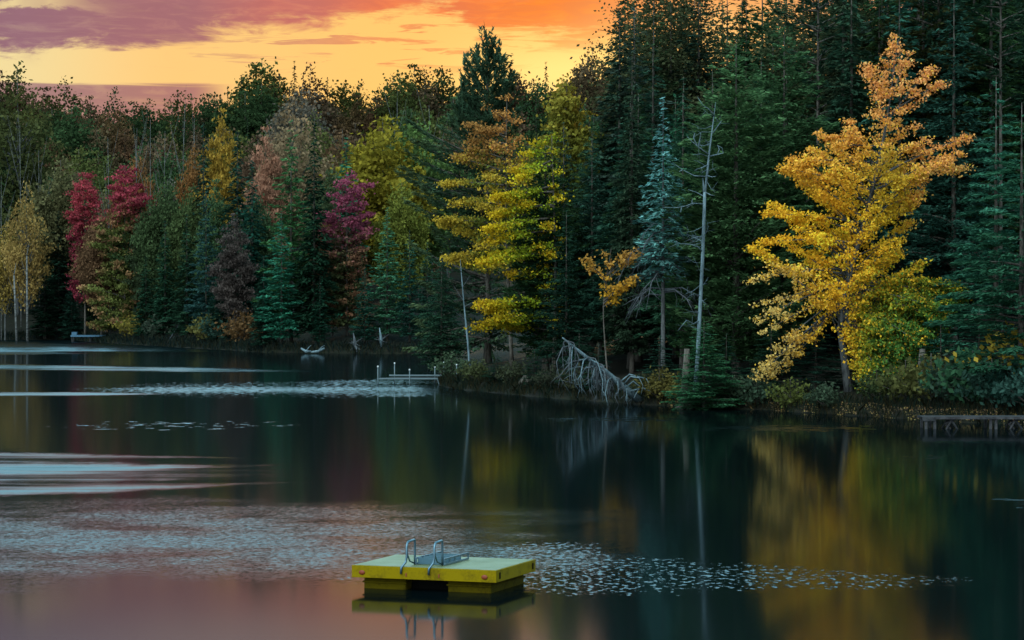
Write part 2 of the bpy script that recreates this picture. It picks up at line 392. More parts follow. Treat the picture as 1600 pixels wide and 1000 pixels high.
# ------------------------------------------------------------------ water: calm dark lake with breeze streaks and wavelets
def water_mat():
    m, t, out = new_mat('lake_water')
    oc = t.nodes.new('ShaderNodeNewGeometry').outputs['Position']
    s = t.nodes.new('ShaderNodeSeparateXYZ'); t.links.new(oc, s.inputs[0])
    x, y = Ex(t, s.outputs[0]), Ex(t, s.outputs[1])
    def w(px_, py_): D = F * CAM_H / (py_ - HZ); return px(px_, D), D
    big = Ex(t, noise(t, vec(t, x * 0.05, y * 0.10, 0), 1.0, 4, 0.6).outputs['Fac']) - 0.5
    fine = Ex(t, noise(t, vec(t, x * 0.5, y * 0.25, 3), 1.0, 5, 0.7).outputs['Fac']) - 0.5
    def band(p0, p1, th, soft=0.5, xfade=0.25, ragged=0.6):
        """streak from p0 to p1 (points on the lake), th = half width in rows there"""
        (x0, y0), (x1, y1) = w(*p0), w(*p1)
        hw = 0.5 * (abs(w(p0[0], p0[1] - th)[1] - y0) + abs(w(p1[0], p1[1] - th)[1] - y1))
        k = (y1 - y0) / (x1 - x0)
        u = (x - x0) / (x1 - x0)
        d = (y - (x - x0) * k - y0 + (fine * 0.9 + big * 0.6) * (hw * ragged)).abs() / hw
        # taper to a point toward the far end
        return (d + u.ss(1.0 - xfade * 2.2, 1.0) * 0.95).ss(1.0, 1.0 - soft)
    st = band((-500, 545.5), (190, 553), 3.2, 0.6, 0.1)
    st = st.max(band((-500, 566), (600, 582), 4.6, 0.7, 0.12))
    st = st.max(band((-500, 615), (330, 616.0), 4.0, 0.7, 0.12))
    st = st.max(band((-420, 703), (580, 720), 6.0, 1.0, 0.25, 1.2) * 0.6)
    st = st.max(band((-420, 739), (560, 726), 11.5, 1.0, 0.25, 1.0) * 0.95)
    st = st.max(band((-420, 782), (590, 750), 10.0, 1.0, 0.22, 1.0) * 0.75)
    brk = Ex(t, noise(t, vec(t, x * 0.06, y * 0.8 + x * 0.03, 15), 1.0, 5, 0.65).outputs['Fac']).ss(0.28, 0.6)
    st = st * (brk * 0.65 + 0.35)
    far = (y - 0.0).ss(318, 330) * x.ss(-33, -48) * (big * 1.6 + fine * 1.6 + 0.95).clamp()
    lines = Ex(t, noise(t, vec(t, x * 0.07, y * 0.9 + x * 0.02, 12), 1.0, 4, 0.6).outputs['Fac']).ss(0.40, 0.66)
    mid = band((-500, 744), (580, 738), 42.0, 0.9, 0.3, 0.9) * (lines * 0.9 + 0.25)
    # short bright dashes: patches of wavelets facing the viewer
    dn = Ex(t, noise(t, vec(t, x * 2.2, y * 1.4, 9), 1.0, 4, 0.66).outputs['Fac'])
    def zone(c, r, pw=2.0):
        (cx, cy) = w(*c); (ex, ey) = w(c[0] + r[0], c[1]); rx = abs(ex - cx)
        ry = 0.5 * abs(w(c[0], c[1] - r[1])[1] - w(c[0], c[1] + r[1])[1])
        return 1.0 - (((x - cx) / rx).abs()._op('POWER', pw) + ((y - cy) / ry).abs()._op('POWER', pw))
    pads = zone((400, 608), (330, 15)).max(zone((560, 606), (190, 18)) * 1.3)
    pads = pads.max(zone((620, 613), (120, 10)) * 1.2)
    dash = (dn + pads.clamp() * 0.24 + big * 0.35 - 0.69).ss(0.0, 0.05) * pads.ss(0.0, 0.25)
    sh = zone((1230, 669), (190, 7)).max(zone((985, 655), (180, 6)) * 0.8).max(zone((1520, 691), (100, 3)) * 0.9)
    sh = sh.max(zone((1470, 714), (160, 5)) * 0.5).max(zone((1570, 784), (80, 14)) * 0.4).max(zone((270, 664), (220, 9)) * 0.48)
    dn2 = Ex(t, noise(t, vec(t, x * 0.9, y * 0.9, 4), 1.0, 3, 0.6).outputs['Fac'])
    dash = dash.max((dn2 + sh.clamp() * 0.24 - 0.66).ss(0.0, 0.05) * sh.ss(0.0, 0.2))
    # the wide rippled area round the raft
    rip = zone((150, 832), (900, 76), 2.0).max(zone((640, 858), (420, 50), 2.0))
    patch = Ex(t, noise(t, vec(t, x * 0.22, y * 0.30, 21), 1.0, 4, 0.6).outputs['Fac'])
    rip = (rip + big * 1.5 + fine * 1.0).ss(-0.1, 1.25) * (patch.ss(0.3, 0.62) * 0.75 + 0.25)
    tail = zone((905, 900), (430, 40), 2.0).max(zone((1120, 903), (390, 27), 2.0)).max(zone((1270, 907), (290, 19))).max(zone((870, 862), (120, 22)))
    tail = (tail + fine * 1.6 + big * 0.8).ss(-0.05, 0.75)
    # wavelet slopes
    wl = noise(t, vec(t, x * 8.0, y * 6.0, 1), 1.0, 6, 0.75)
    ws = t.nodes.new('ShaderNodeSeparateColor'); t.links.new(wl.outputs['Color'], ws.inputs[0])
    sx, sy = Ex(t, ws.outputs[0]) - 0.5, Ex(t, ws.outputs[1]) - 0.5
    tn = noise(t, vec(t, x * 6.0, y * 3.0, 6), 1.0, 4, 0.6)
    tdash = (Ex(t, tn.outputs['Fac']) + tail * 0.12 - 0.635).ss(0.0, 0.12) * tail
    amp = rip * 0.44 + st * 0.10 + tail * 0.12
    slx = sx * amp + tdash * sx * 0.3
    sly = (sy * amp - rip * 0.022) - tdash * 0.085 - dash * 0.085 - st * 0.085 - far * 0.17 - mid * 0.05
    nz = t.nodes.new('ShaderNodeVectorMath'); nz.operation = 'NORMALIZE'
    t.links.new(vec(t, slx * -1.0, sly, 1.0), nz.inputs[0])
    rough = (st * 0.10 + far * 0.10 + mid * 0.12 + rip * 0.09 + dash * 0.08 + tdash * 0.06 + 0.072).min(0.4)
    gl = t.nodes.new('ShaderNodeBsdfGlossy'); gl.distribution = 'GGX'; gl.inputs['Color'].default_value = (0.60, 0.66, 0.68, 1)
    df = t.nodes.new('ShaderNodeBsdfDiffuse'); df.inputs['Color'].default_value = (0.0012, 0.004, 0.005, 1)
    fr = t.nodes.new('ShaderNodeFresnel'); fr.inputs['IOR'].default_value = 1.333
    mx = t.nodes.new('ShaderNodeMixShader')
    t.links.new(rough.s, gl.inputs['Roughness'])
    for nd in (gl, fr): t.links.new(nz.outputs[0], nd.inputs['Normal'])
    t.links.new(fr.outputs[0], mx.inputs[0]); t.links.new(df.outputs[0], mx.inputs[1]); t.links.new(gl.outputs[0], mx.inputs[2])
    t.links.new(mx.outputs[0], out.inputs[0])
    return m
M['water'] = water_mat()
tag(link_mesh('lake_water', mesh('lake_water', [(-500, -60, 0), (500, -60, 0), (500, 600, 0), (-500, 600, 0)], [(0, 1, 2, 3)], M['water'])), kind='structure')

# ------------------------------------------------------------------ tree builder
def grow(H, prof, n, kind, leaf, cols, trunk=None, r0=0.2, extra=(), rise=(0.2, 0.5), droop=0.25, dens=1.0, clump=(10, 0.4),
         s0=0.12, seed=1, colfn=None, limbs=40, jitter=0.25, width=0.34, flat=0.45, depth=1.0, colvar=0.18, bark='bark', limb_r=0.035, lfrac=0.75):
    """one tree around the origin. prof: (z, left reach, right reach) of bough tips; n boughs; kind 'needle' or 'leaf'.
    leaf=(length, width); cols: [(z fraction, rgb)...]; extra: explicit boughs (attach z, tip x, tip y, tip z).
    Returns (trunk mesh, crown mesh)."""
    g = np.random.default_rng(seed)
    P = np.array(prof, float)
    path = np.array(trunk if trunk is not None else [(0, 0, 0), (0, 0, H)], float)
    def axis(z): return np.stack([np.interp(z, path[:, 2], path[:, 0]), np.interp(z, path[:, 2], path[:, 1])], -1)
    # choose tip heights with density following reach
    zz = np.linspace(P[0, 0], P[-1, 0], 200)
    reach = np.interp(zz, P[:, 0], P[:, 1]) + np.interp(zz, P[:, 0], P[:, 2])
    cdf = np.cumsum(reach + 0.25 * reach.mean()); cdf /= cdf[-1]
    zt = np.interp((np.arange(n) + g.random(n)) / n, cdf, zz)
    ph = (np.arange(n) * 2.39996 + g.normal(0, 0.4, n)) % (2 * math.pi)
    L = np.interp(zt, P[:, 0], P[:, 1]); R = np.interp(zt, P[:, 0], P[:, 2])
    c, sn = np.cos(ph), np.sin(ph)
    ex = np.where(c > 0, R, L); dp = 0.5 * (L + R) * depth
    ell = 1 / np.sqrt((c / np.maximum(ex, .05)) ** 2 + (sn / np.maximum(dp, .05)) ** 2)
    ell = ell * np.clip(g.normal(1 - jitter * 0.5, jitter, n), 0.35, 1.18)
    rs = g.uniform(rise[0], rise[1], n)
    z0 = np.clip(zt - rs * ell, 0.08 * H, H * 0.995)
    o = np.concatenate([axis(z0), z0[:, None]], 1)
    tip = np.stack([axis(zt)[:, 0] * 0 + o[:, 0] + c * ell, o[:, 1] + sn * ell, zt], 1)
    if len(extra):
        E = np.array([tuple(q[:4]) for q in extra], float)
        eo = np.concatenate([axis(E[:, 0]), E[:, :1]], 1)
        for q_, q in enumerate(extra):
            if len(q) > 4: eo[q_, :2] = q[4:6]
        o = np.vstack([o, eo]); tip = np.vstack([tip, E[:, 1:4]])
    nb_ = len(o); v = tip - o; ell = np.linalg.norm(v, axis=1) + 1e-6
    dirv = v / ell[:, None]
    side = np.cross(dirv, (0, 0, 1.0)); side /= np.linalg.norm(side, axis=1)[:, None] + 1e-6
    def curve(i, s):      # bough shape: sag between base and tip (positive droop bows upward then down)
        return o[i] + v[i] * s[:, None] + np.array((0, 0, 1.0)) * (droop * ell[i] * s * (1 - s))[:, None]
    # leaf positions
    if kind == 'needle':
        k = np.maximum(3, (dens * (ell * 5 + ell ** 2 * 3.2)).astype(int))
    else:
        k = np.maximum(2, (dens * (ell * 1.8 + ell ** 2 * 0.5)).astype(int))
    if len(extra):
        mult = np.array([q[6] if len(q) > 6 else 1.0 for q in extra]); k[-len(extra):] = np.maximum(2, k[-len(extra):] * mult).astype(int)
    bi = np.repeat(np.arange(nb_), k); N = len(bi)
    s = s0 + (1 - s0) * g.random(N) ** (0.75 if kind == 'needle' else 0.6)
    lat = g.uniform(-1, 1, N) * width * ell[bi] * (np.sin(np.pi * np.clip(s, 0, 1) ** 0.8) * 0.9 + 0.12)
    pos = curve(bi, s) + side[bi] * lat[:, None]
    pos[:, 2] += -0.22 * np.abs(lat) * (1 if kind == 'needle' else 0.3) + g.normal(0, 0.06, N) * (1 + 0.1 * ell[bi])
    bc = g.normal(0, colvar, nb_)
    if kind == 'needle':
        d = dirv[bi] + side[bi] * (np.sign(lat) * g.uniform(0.2, 1.0, N))[:, None] + np.stack([g.normal(0, .25, N), g.normal(0, .25, N), g.normal(-0.12, .28, N)], 1)
        nrm = np.stack([g.normal(0, .4, N), g.normal(0, .4, N), np.ones(N)], 1)
        sz = g.uniform(0.7, 1.25, N)
    else:
        m_ = clump[0]
        bi = np.repeat(bi, m_); s = np.repeat(s, m_); cs = np.repeat(g.uniform(0.6, 1.3, N), m_)
        N2 = len(bi); off = g.normal(0, clump[1], (N2, 3)) * cs[:, None]; off[:, 2] *= flat
        pos = np.repeat(pos, m_, 0) + off; N = N2
        d = g.normal(0, 1, (N, 3)); d[:, 2] -= 0.25
        nrm = g.normal(0, 0.8, (N, 3)); nrm[:, 2] += 0.7
        sz = g.uniform(0.65, 1.3, N)
    d /= np.linalg.norm(d, axis=1)[:, None] + 1e-6
    w = np.cross(d, nrm); w /= np.linalg.norm(w, axis=1)[:, None] + 1e-6
    Lh = (leaf[0] * 0.5 * sz)[:, None]; Wh = (leaf[1] * 0.5 * sz)[:, None]
    V = np.stack([pos - d * Lh, pos + w * Wh - d * Lh * 0.1, pos + d * Lh, pos - w * Wh - d * Lh * 0.1], 1).reshape(-1, 3)
    Fq = np.arange(4 * N).reshape(-1, 4)
    zf = np.clip(pos[:, 2] / H, 0, 1)
    if colfn is not None: col = colfn(pos, s, g)
    else:
        cz = np.array([q[0] for q in cols]); cc = np.array([q[1] for q in cols])
        zj = np.clip(zf + bc[bi] * 0.35, 0, 1)
        col = np.stack([np.interp(zj, cz, cc[:, i]) for i in range(3)], 1)
    col = np.clip(col * np.exp(bc[bi] + g.normal(0, 0.16, N))[:, None], 0.002, 0.85)
    crown = mesh('crown', V, Fq, M['foliage'], tint=col)
    B = Build()
    hz = np.linspace(0, path[-1, 2], 12)
    B.tube([(*axis(z), z - (0.4 if z == 0 else 0)) for z in hz], [max(0.02, r0 * (1 - 0.93 * z / path[-1, 2]) * (1.35 if z == 0 else 1)) for z in hz], 8)
    order = np.argsort(-ell)[:limbs] if limbs else []
    for i in order:
        ss_ = np.array([0.0, 0.3, 0.6, lfrac]); pts = curve(np.full(4, i), ss_)
        rr = limb_r * ell[i] ** 0.7
        B.tube(pts, [rr, rr * 0.7, rr * 0.45, rr * 0.15], 4, cap=False)
    return B.mesh('trunk', M[bark], smooth=True), crown

def plant(name, proto, loc, label, cat='tree', group=None, sx=1.0, sz=1.0, rz=0.0, color=(1, 1, 1)):
    e = empty(name, loc, label, cat, group, rz, (sx, sx, sz))
    tr = link_mesh('trunk', proto[0], e); cr = link_mesh('crown', proto[1], e)
    cr.color = (*color, 1)
    return e

def stand(name, proto, H, x, ytop, D, label, group=None, sx=None, rz=None, color=(1, 1, 1), wide=1.0, cat='tree'):
    """stand a tree of prototype height H where its foot is at column x, distance D, grown until its top is at row ytop"""
    X = px(x, D); z = float(ground(X, D)) - 0.1
    h = zpx(ytop, D) - z; k = h / H
    return plant(name, proto, (X, D, z), label, cat, group, (sx if sx else k * wide), k, random.uniform(0, 6.28) if rz is None else rz, color)

def cone(H, R, base=0.12, p=0.8):
    return [(H * (base + (1 - base) * t), max(0.12, R * (1 - t) ** p * (0.75 + 0.25 * min(1, t * 6))), max(0.12, R * (1 - t) ** p * (0.75 + 0.25 * min(1, t * 6)))) for t in np.linspace(0, 1, 12)]
def dome(H, R, base=0.3, peak=0.4):
    out = []
    for t in np.linspace(0, 1, 12):
        r = R * (math.sin(math.pi * min(0.5, t / peak * 0.5)) if t < peak else math.cos(math.pi / 2 * ((t - peak) / (1 - peak)) ** 1.3))
        out.append((H * (base + (1 - base) * t), max(0.3, r), max(0.3, r)))
    return out

DG = (0.032, 0.066, 0.040); TEAL = (0.040, 0.092, 0.062); MG = (0.048, 0.086, 0.038)
def conifer_cols(c, t=1.15): return [(0, tuple(np.array(c) * 0.95)), (0.6, c), (1, tuple(np.array(c) * t))]
PR = {}
# near evergreens
PR['spruce'] = [grow(25, cone(25, 3.0, 0.07, 0.75), 430, 'needle', (0.48, 0.17), conifer_cols(DG), r0=0.22, rise=(-0.35, 0.0), droop=-0.15, seed=s_, limbs=20, dens=1.6) for s_ in (1, 2)]
PR['hemlock'] = [grow(25, cone(25, 4.6, 0.10, 0.7), 280, 'needle', (0.46, 0.17), conifer_cols(TEAL), r0=0.26, rise=(-0.15, 0.22), droop=0.28, seed=s_, limbs=30, dens=1.5, jitter=0.32, width=0.30) for s_ in (3, 4, 5)]
PR['cedar'] = [grow(24, [(1.5, 2.2, 2.2), (5, 4.2, 4.0), (10, 4.4, 4.2), (16, 3.6, 3.5), (21, 2.2, 2.0), (24, 0.6, 0.6)], 480, 'needle', (0.44, 0.19), conifer_cols(MG, 1.3), r0=0.3, rise=(0.0, 0.6), droop=0.22, seed=s_, limbs=20, dens=1.15, jitter=0.3) for s_ in (6, 7)]
PR['lace'] = [grow(27, [(8, 1.6, 1.6), (14, 3.0, 3.0), (20, 3.2, 3.0), (25, 2.2, 2.2), (27, 0.8, 0.8)], 130, 'leaf', (0.24, 0.16), [(0, (0.05, 0.06, 0.03)), (1, (0.06, 0.065, 0.03))], r0=0.16, rise=(0.1, 0.7), droop=0.1, seed=s_, limbs=50, dens=1.0, clump=(14, 0.5), flat=0.7, limb_r=0.02) for s_ in (8, 9)]
PR['layered'] = [grow(25, [(2.5, 4.6, 4.6), (6, 5.2, 5.2), (12, 4.4, 4.4), (18, 3.0, 3.0), (23, 1.4, 1.4), (25, .3, .3)], 105, 'needle', (0.48, 0.17), conifer_cols(TEAL), r0=0.28, rise=(-0.1, 0.12), droop=0.22, seed=s_, limbs=40, dens=3.0, jitter=0.3, width=0.24, s0=0.2) for s_ in (15, 16)]
# far evergreens
PR['far_spruce'] = [grow(22, cone(22, 2.7, 0.05, 0.8), 300, 'needle', (0.62, 0.24), conifer_cols(DG), r0=0.2, rise=(-0.3, 0.0), droop=-0.1, seed=s_, limbs=0, dens=1.1) for s_ in (11, 12)]
PR['far_hemlock'] = [grow(22, cone(22, 3.9, 0.06, 0.7), 200, 'needle', (0.62, 0.25), conifer_cols(TEAL), r0=0.2, rise=(-0.1, 0.25), droop=0.25, seed=s_, limbs=0, dens=1.1, jitter=0.3) for s_ in (13, 14)]
# far hardwoods
W3 = [(0, (1, 1, 1)), (1, (1, 1, 1))]
def white(c): return [(0, tuple(np.array(c) * 0.9)), (1, tuple(np.array(c) * 1.1))]
PR['round'] = [grow(18, dome(18, 4.4, 0.2, 0.45), 130, 'leaf', (0.42, 0.29), white((0.5, 0.5, 0.5)), r0=0.2, rise=(0.4, 1.0), droop=0.12, seed=s_, limbs=12, dens=0.8, clump=(12, 0.5), flat=0.75) for s_ in (21, 22, 23)]
PR['airy'] = [grow(19, dome(19, 3.6, 0.3, 0.5), 80, 'leaf', (0.36, 0.25), white((0.5, 0.5, 0.5)), r0=0.16, rise=(0.7, 1.6), droop=0.05, seed=s_, limbs=50, dens=0.7, clump=(8, 0.42), flat=0.9, bark='pine_bark') for s_ in (24, 25)]
PR['tier'] = [grow(18, dome(18, 4.0, 0.12, 0.35), 95, 'leaf', (0.40, 0.28), white((0.5, 0.5, 0.5)), r0=0.18, rise=(0.0, 0.35), droop=0.15, seed=s_, limbs=20, dens=1.1, clump=(13, 0.45), flat=0.4) for s_ in (26, 27)]
def bare(seed, H=16):
    g = np.random.default_rng(seed); B = Build()
    top = (g.normal(0, .5), g.normal(0, .5))
    B.tube([(0, 0, -0.3), (top[0] * .2, top[1] * .2, H * .35), (top[0] * .6, top[1] * .6, H * .7), (top[0], top[1], H)], [0.10, 0.08, 0.055, 0.02], 6)
    for k in range(9):
        z = H * g.uniform(0.4, 0.85); a = g.uniform(0, 6.28); l = g.uniform(2.0, 5.0)
        o = np.array((top[0] * z / H, top[1] * z / H, z)); d = np.array((math.cos(a) * .6, math.sin(a) * .6, .9))
        B.tube([o, o + d * l * .5, o + d * l + (0, 0, .4)], [0.04, 0.028, 0.01], 4)
    return B.mesh('trunk', M['birch'], smooth=True)
PR['bare'] = [bare(s_) for s_ in (31, 32, 33)]

# ------------------------------------------------------------------ swim raft
def rot2(v, a): return (v[0] * math.cos(a) - v[1] * math.sin(a), v[0] * math.sin(a) + v[1] * math.cos(a))
raft = empty('swim_raft', (-1.52, 57.75, 0), 'yellow wooden swim raft with blue-grey ladder floating on the calm lake', 'raft', rz=math.radians(-20))
RW, RD, RZ = 1.72, 1.25, 0.53
b = Build()
for i in range(11):
    y0 = -RD + 0.012 + i * (2 * RD - 0.02) / 11
    b.box(-RW + 0.03, RW - 0.03, y0, y0 + (2 * RD - 0.02) / 11 - 0.006, RZ - 0.035, RZ + 0.004, 0.004)
b.build('deck', M['deck'], raft)
b = Build()
b.box(-RW, RW, -RD - 0.045, -RD + 0.005, RZ - 0.27, RZ - 0.003, 0.008); b.build('skirt_board', M['yellow'], raft)
b = Build(); b.box(-RW, RW, RD - 0.005, RD + 0.045, RZ - 0.27, RZ - 0.003, 0.008); b.build('skirt_board', M['yellow'], raft)
for s in (-1, 1):
    b = Build(); x0, x1 = sorted((s * RW, s * (RW - 0.05)))
    b.box(x0 + s * 0.002, x1 + s * 0.002, -RD + 0.005, RD - 0.005, RZ - 0.268, RZ - 0.004, 0.008); b.build('skirt_board', M['yellow'], raft)
for s in (-1, 1):   # two floats with a dark gap between, each with a rib
    b = Build(); xa, xb = sorted((s * 0.50, s * (RW - 0.20)))
    b.box(xa, xb, -RD + 0.16, RD - 0.16, -0.16, RZ - 0.29, 0.05)
    b.box(xa - 0.02, xb + 0.02, -RD + 0.13, RD - 0.13, 0.13, 0.17, 0.012)
    b.build('float', M['yellow_dim'], raft)
b = Build(); b.box(-RW + 0.25, RW - 0.25, -RD + 0.5, RD - 0.5, -0.12, RZ - 0.30); b.build('gap_shade', M['dark'], raft)  # near-black block between the floats, the gap's shade put in as colour
for x, y, ax in [(-RW + 0.25, -RD - 0.047, 'y'), (RW - 0.27, -RD - 0.047, 'y')]:
    b = Build(); b.lathe([(0.055, 0.0), (0.06, -0.006), (0.05, -0.016), (0.012, -0.02)], (x, y, RZ - 0.155), 14, 'y')
    o = b.build('reflector', M['reflector'], raft, True)
    o.scale = (1.25, 1, 0.9); o.location = (x * -0.25, 0, (RZ - 0.155) * 0.1)
for x, y, w_ in [(RW + 0.003, -RD + 0.14, 0.05), (RW + 0.003, RD - 0.20, 0.05)]:
    b = Build(); b.box(x, x + 0.02, y, y + w_, RZ - 0.20, RZ - 0.06, 0.006); b.build('bracket', M['dark'], raft)
for x in (-0.42, 0.36):
    b = Build(); b.box(x, x + 0.03, -RD - 0.058, -RD - 0.047, RZ - 0.21, RZ - 0.13, 0.003); b.build('bracket', M['reflector'], raft)
LX = (-0.42, 0.24)
for i, x in enumerate(LX):
    b = Build(); r = 0.026; y0, y1 = -RD - 0.02, -RD + 0.50
    pts = [(x - 0.10, -RD - 0.075, RZ - 0.15), (x - 0.09, -RD - 0.075, RZ - 0.01), (x - 0.02, -RD + 0.0, RZ + 0.10), (x, y0 + 0.04, RZ + 0.22), (x, y0 + 0.04, RZ + 0.44),
           (x, y0 + 0.07, RZ + 0.51), (x, y0 + 0.13, RZ + 0.55), (x, y1 - 0.06, RZ + 0.565), (x, y1 - 0.015, RZ + 0.555), (x, y1, RZ + 0.52), (x, y1, RZ + 0.25), (x, y1, RZ + 0.004)]
    b.tube(pts, r, 10); h = b.build('handrail', M['steel'], raft, True)
    b = Build()
    b.tube([(x, y0 + 0.045, RZ + 0.42), (x, y0 + 0.09, RZ + 0.26), (x, y0 + 0.22, RZ + 0.11), (x, y1 - 0.03, RZ + 0.035)], 0.018, 8)
    b.build('brace', M['steel'], h, True)
ld = Build()
for x in (LX[0] + 0.05, LX[1] - 0.05 + 0.12):
    ld.box(x - 0.016, x + 0.016, -RD + 0.44, RD - 0.55, RZ + 0.012, RZ + 0.055, 0.008)
    ld.box(x - 0.016, x + 0.016, -RD + 0.44, RD - 0.55, RZ + 0.135, RZ + 0.175, 0.008)
    for y in (-RD + 0.46, -RD + 0.8, -RD + 1.1, RD - 0.58): ld.box(x - 0.013, x + 0.013, y - 0.02, y + 0.02, RZ + 0.05, RZ + 0.14, 0.004)
lo = ld.build('folding_ladder', M['steel'], raft)
for y in (-RD + 0.50, -RD + 0.82, -RD + 1.14, -RD + 1.5):
    b = Build(); b.box(LX[0] + 0.07, LX[1] + 0.05, y, y + 0.035, RZ + 0.02, RZ + 0.165, 0.006); b.build('tread', M['tread'], lo)

# ------------------------------------------------------------------ docks
def small_dock():
    D = 198.5; X0 = px(591, D)
    t = empty('swim_dock', (X0, D, 0), 'low narrow dock frame with pale-tipped posts beside the point', 'dock')
    Wd = px(690, D) - X0
    b = Build(); b.box(-0.05, Wd - 0.25, -0.9, -0.78, 0.36, 0.48, 0.01); b.build('beam', M['metal_pale'], t)
    b = Build(); b.box(0.8, Wd + 0.15, 0.75, 0.9, 0.56, 0.68, 0.01); b.build('beam', M['metal_pale'], t)
    b = Build()
    for i in range(22): b.box(0.9 + i * 0.16, 0.9 + i * 0.16 + 0.145, -0.70, 0.72, 0.43, 0.47)
    b.build('deck', M['dockdark'], t)
    b = Build()
    for x in (0.05, 2.4, Wd - 0.45):
        b = Build(); b.box(x, x + 0.08, -0.78, 0.75, 0.37, 0.43); b.build('crossbar', M['dockwood'], t)
    for x, y, top in [(590.5, 0, 572), (616.5, 1, 567), (640, 0, 577), (679.5, 1, 573), (693.5, 1, 566)]:
        yy = -0.95 if y == 0 else 0.95
        xx = px(x, D + yy) - X0; h = zpx(top, D + yy)
        b = Build(); b.tube([(xx, yy, -0.6), (xx, yy, h - 0.1)], 0.04, 8); p_ = b.build('post', M['metal_pale'], t, True)
        b = Build(); b.lathe([(0.05, h - 0.1), (0.068, h - 0.03), (0.05, h + 0.02), (0.02, h + 0.03)], (xx, yy, 0), 10); b.build('cap', M['white'], p_, True)
    b = Build(); b.tube([(Wd - 0.3, -0.84, 0.4), (Wd - 0.18, -0.84, 0.0), (Wd + 0.05, -0.84, -0.35)], 0.05, 6); b.build('ramp_leg', M['metal_pale'], t)
small_dock()
pd = empty('mooring_post', (px(713.5, 196), 196, 0), 'lone slim post with pale tip in the shore brush right of the small dock', 'post')
b = Build(); hz_ = zpx(571, 196); b.tube([(0, 0, -0.2), (0, 0, hz_)], 0.04, 8); b.build('pole', M['metal_pale'], pd, True)
b = Build(); b.lathe([(0.05, hz_ - 0.02), (0.068, hz_ + 0.05), (0.05, hz_ + 0.1), (0.02, hz_ + 0.11)], (0, 0, 0), 10); b.build('cap', M['white'], pd, True)

def right_dock():
    D = 129.0; X0 = px(1438, D); z = zpx(650, D)
    t = empty('wooden_dock', (X0, D, 0), 'grey timber dock on braced legs along the right-hand shore', 'dock')
    Ld = 8.6
    b = Build()
    for i in range(int(Ld / 0.15)): b.box(i * 0.15, i * 0.15 + 0.138, -0.75, 0.75, z - 0.04, z, 0.004)
    b.build('deck', M['dockwood'], t)
    b = Build(); b.box(-0.02, Ld, -0.80, -0.752, z - 0.13, z - 0.01); b.box(-0.02, Ld, 0.752, 0.80, z - 0.13, z - 0.01); b.build('side_beam', M['dockdark'], t)
    b = Build(); b.box(-0.01, 0.62, -0.83, -0.803, z - 0.22, z - 0.02, 0.005); b.build('end_board', M['dockwood'], t)
    for x in (0.12, 0.55, 3.35, 3.62, 6.5):
        for y in (-0.7, 0.7):
            b = Build(); b.box(x, x + 0.13, y - 0.06, y + 0.06, -0.8, z - 0.04, 0.006); b.build('leg', M['dockdark'], t)
    for x0, x1 in ((1.0, 1.55), (2.0, 1.4), (4.2, 4.75), (5.3, 4.6), (7.2, 7.8)):
        for y in (-0.62, 0.62):
            b = Build(); b.tube([(x0, y, -0.4), (x1, y, z - 0.06)], 0.055, 4); b.build('brace', M['dockwood'] if x1 < x0 else M['dockdark'], t)
    for x0, x1 in ((1.75, 1.2), (4.95, 4.4)):
        b = Build(); b.tube([(x0, -0.5, z - 0.08), (x1, -0.5, 0.25), (x0 - 0.1, -0.5, -0.3)], 0.075, 4); b.build('brace', M['dockdark'], t)
right_dock()

def far_dock():
    D = 400.0; X0 = px(112, D); z = zpx(523.5, D); Ld = px(172, D) - X0
    t = empty('far_dock', (X0, D, 0), 'small bluish dock on the far shore below the golden birches', 'dock')
    b = Build()
    for i in range(int(Ld / 0.3)): b.box(i * 0.3, i * 0.3 + 0.28, -1.0, 1.0, z - 0.08, z)
    b.build('deck', M['blue_box'], t)
    b = Build(); b.box(0, Ld, -1.06, -1.005, z - 0.26, z - 0.02); b.build('side_beam', M['blue_box'], t)
    for x in (0.2, 3.0, Ld - 0.4):
        for y in (-0.8, 0.8):
            b = Build(); b.tube([(x, y, -1.2), (x, y, z - 0.08)], 0.08, 6); b.build('leg', M['dockdark'], t)
    b = Build(); b.box(0.1, 0.9, -0.9, 0.2, z + 0.01, z + 0.42, 0.03)
    bx = empty('deck_box', (X0 + 0.05, D, 0), 'pale blue storage box at the end of the far dock', 'box')
    b.build('chest', M['blue_box'], bx)
    b = Build(); b.box(0.07, 0.93, -0.93, 0.23, z + 0.423, z + 0.48, 0.02); b.build('lid', M['blue_box'], bx)
far_dock()

# ------------------------------------------------------------------ feature trees, right shore
def localx(x, X, D): return px(x, D) - X
def feature(name, x, ybase, D, build, label, group=None):
    X = px(x, D); z = float(ground(X, D)) - 0.08
    proto = build(lambda q: (q - x) / F * D, lambda r: zpx(r, D) - z)
    return plant(name, proto, (X, D, z), label, 'tree', group)

GOLD = np.array((0.88, 0.395, 0.03)); AMB = np.array((0.84, 0.30, 0.115)); LIME = np.array((0.34, 0.31, 0.03)); GRN = np.array((0.085, 0.17, 0.035)); TAN = np.array((0.60, 0.38, 0.13))
def lerp(a, b_, t): return a + (b_ - a) * t[:, None]
def sst(x, a, b_):
    t = np.clip((x - a) / (b_ - a), 0, 1); return t * t * (3 - 2 * t)

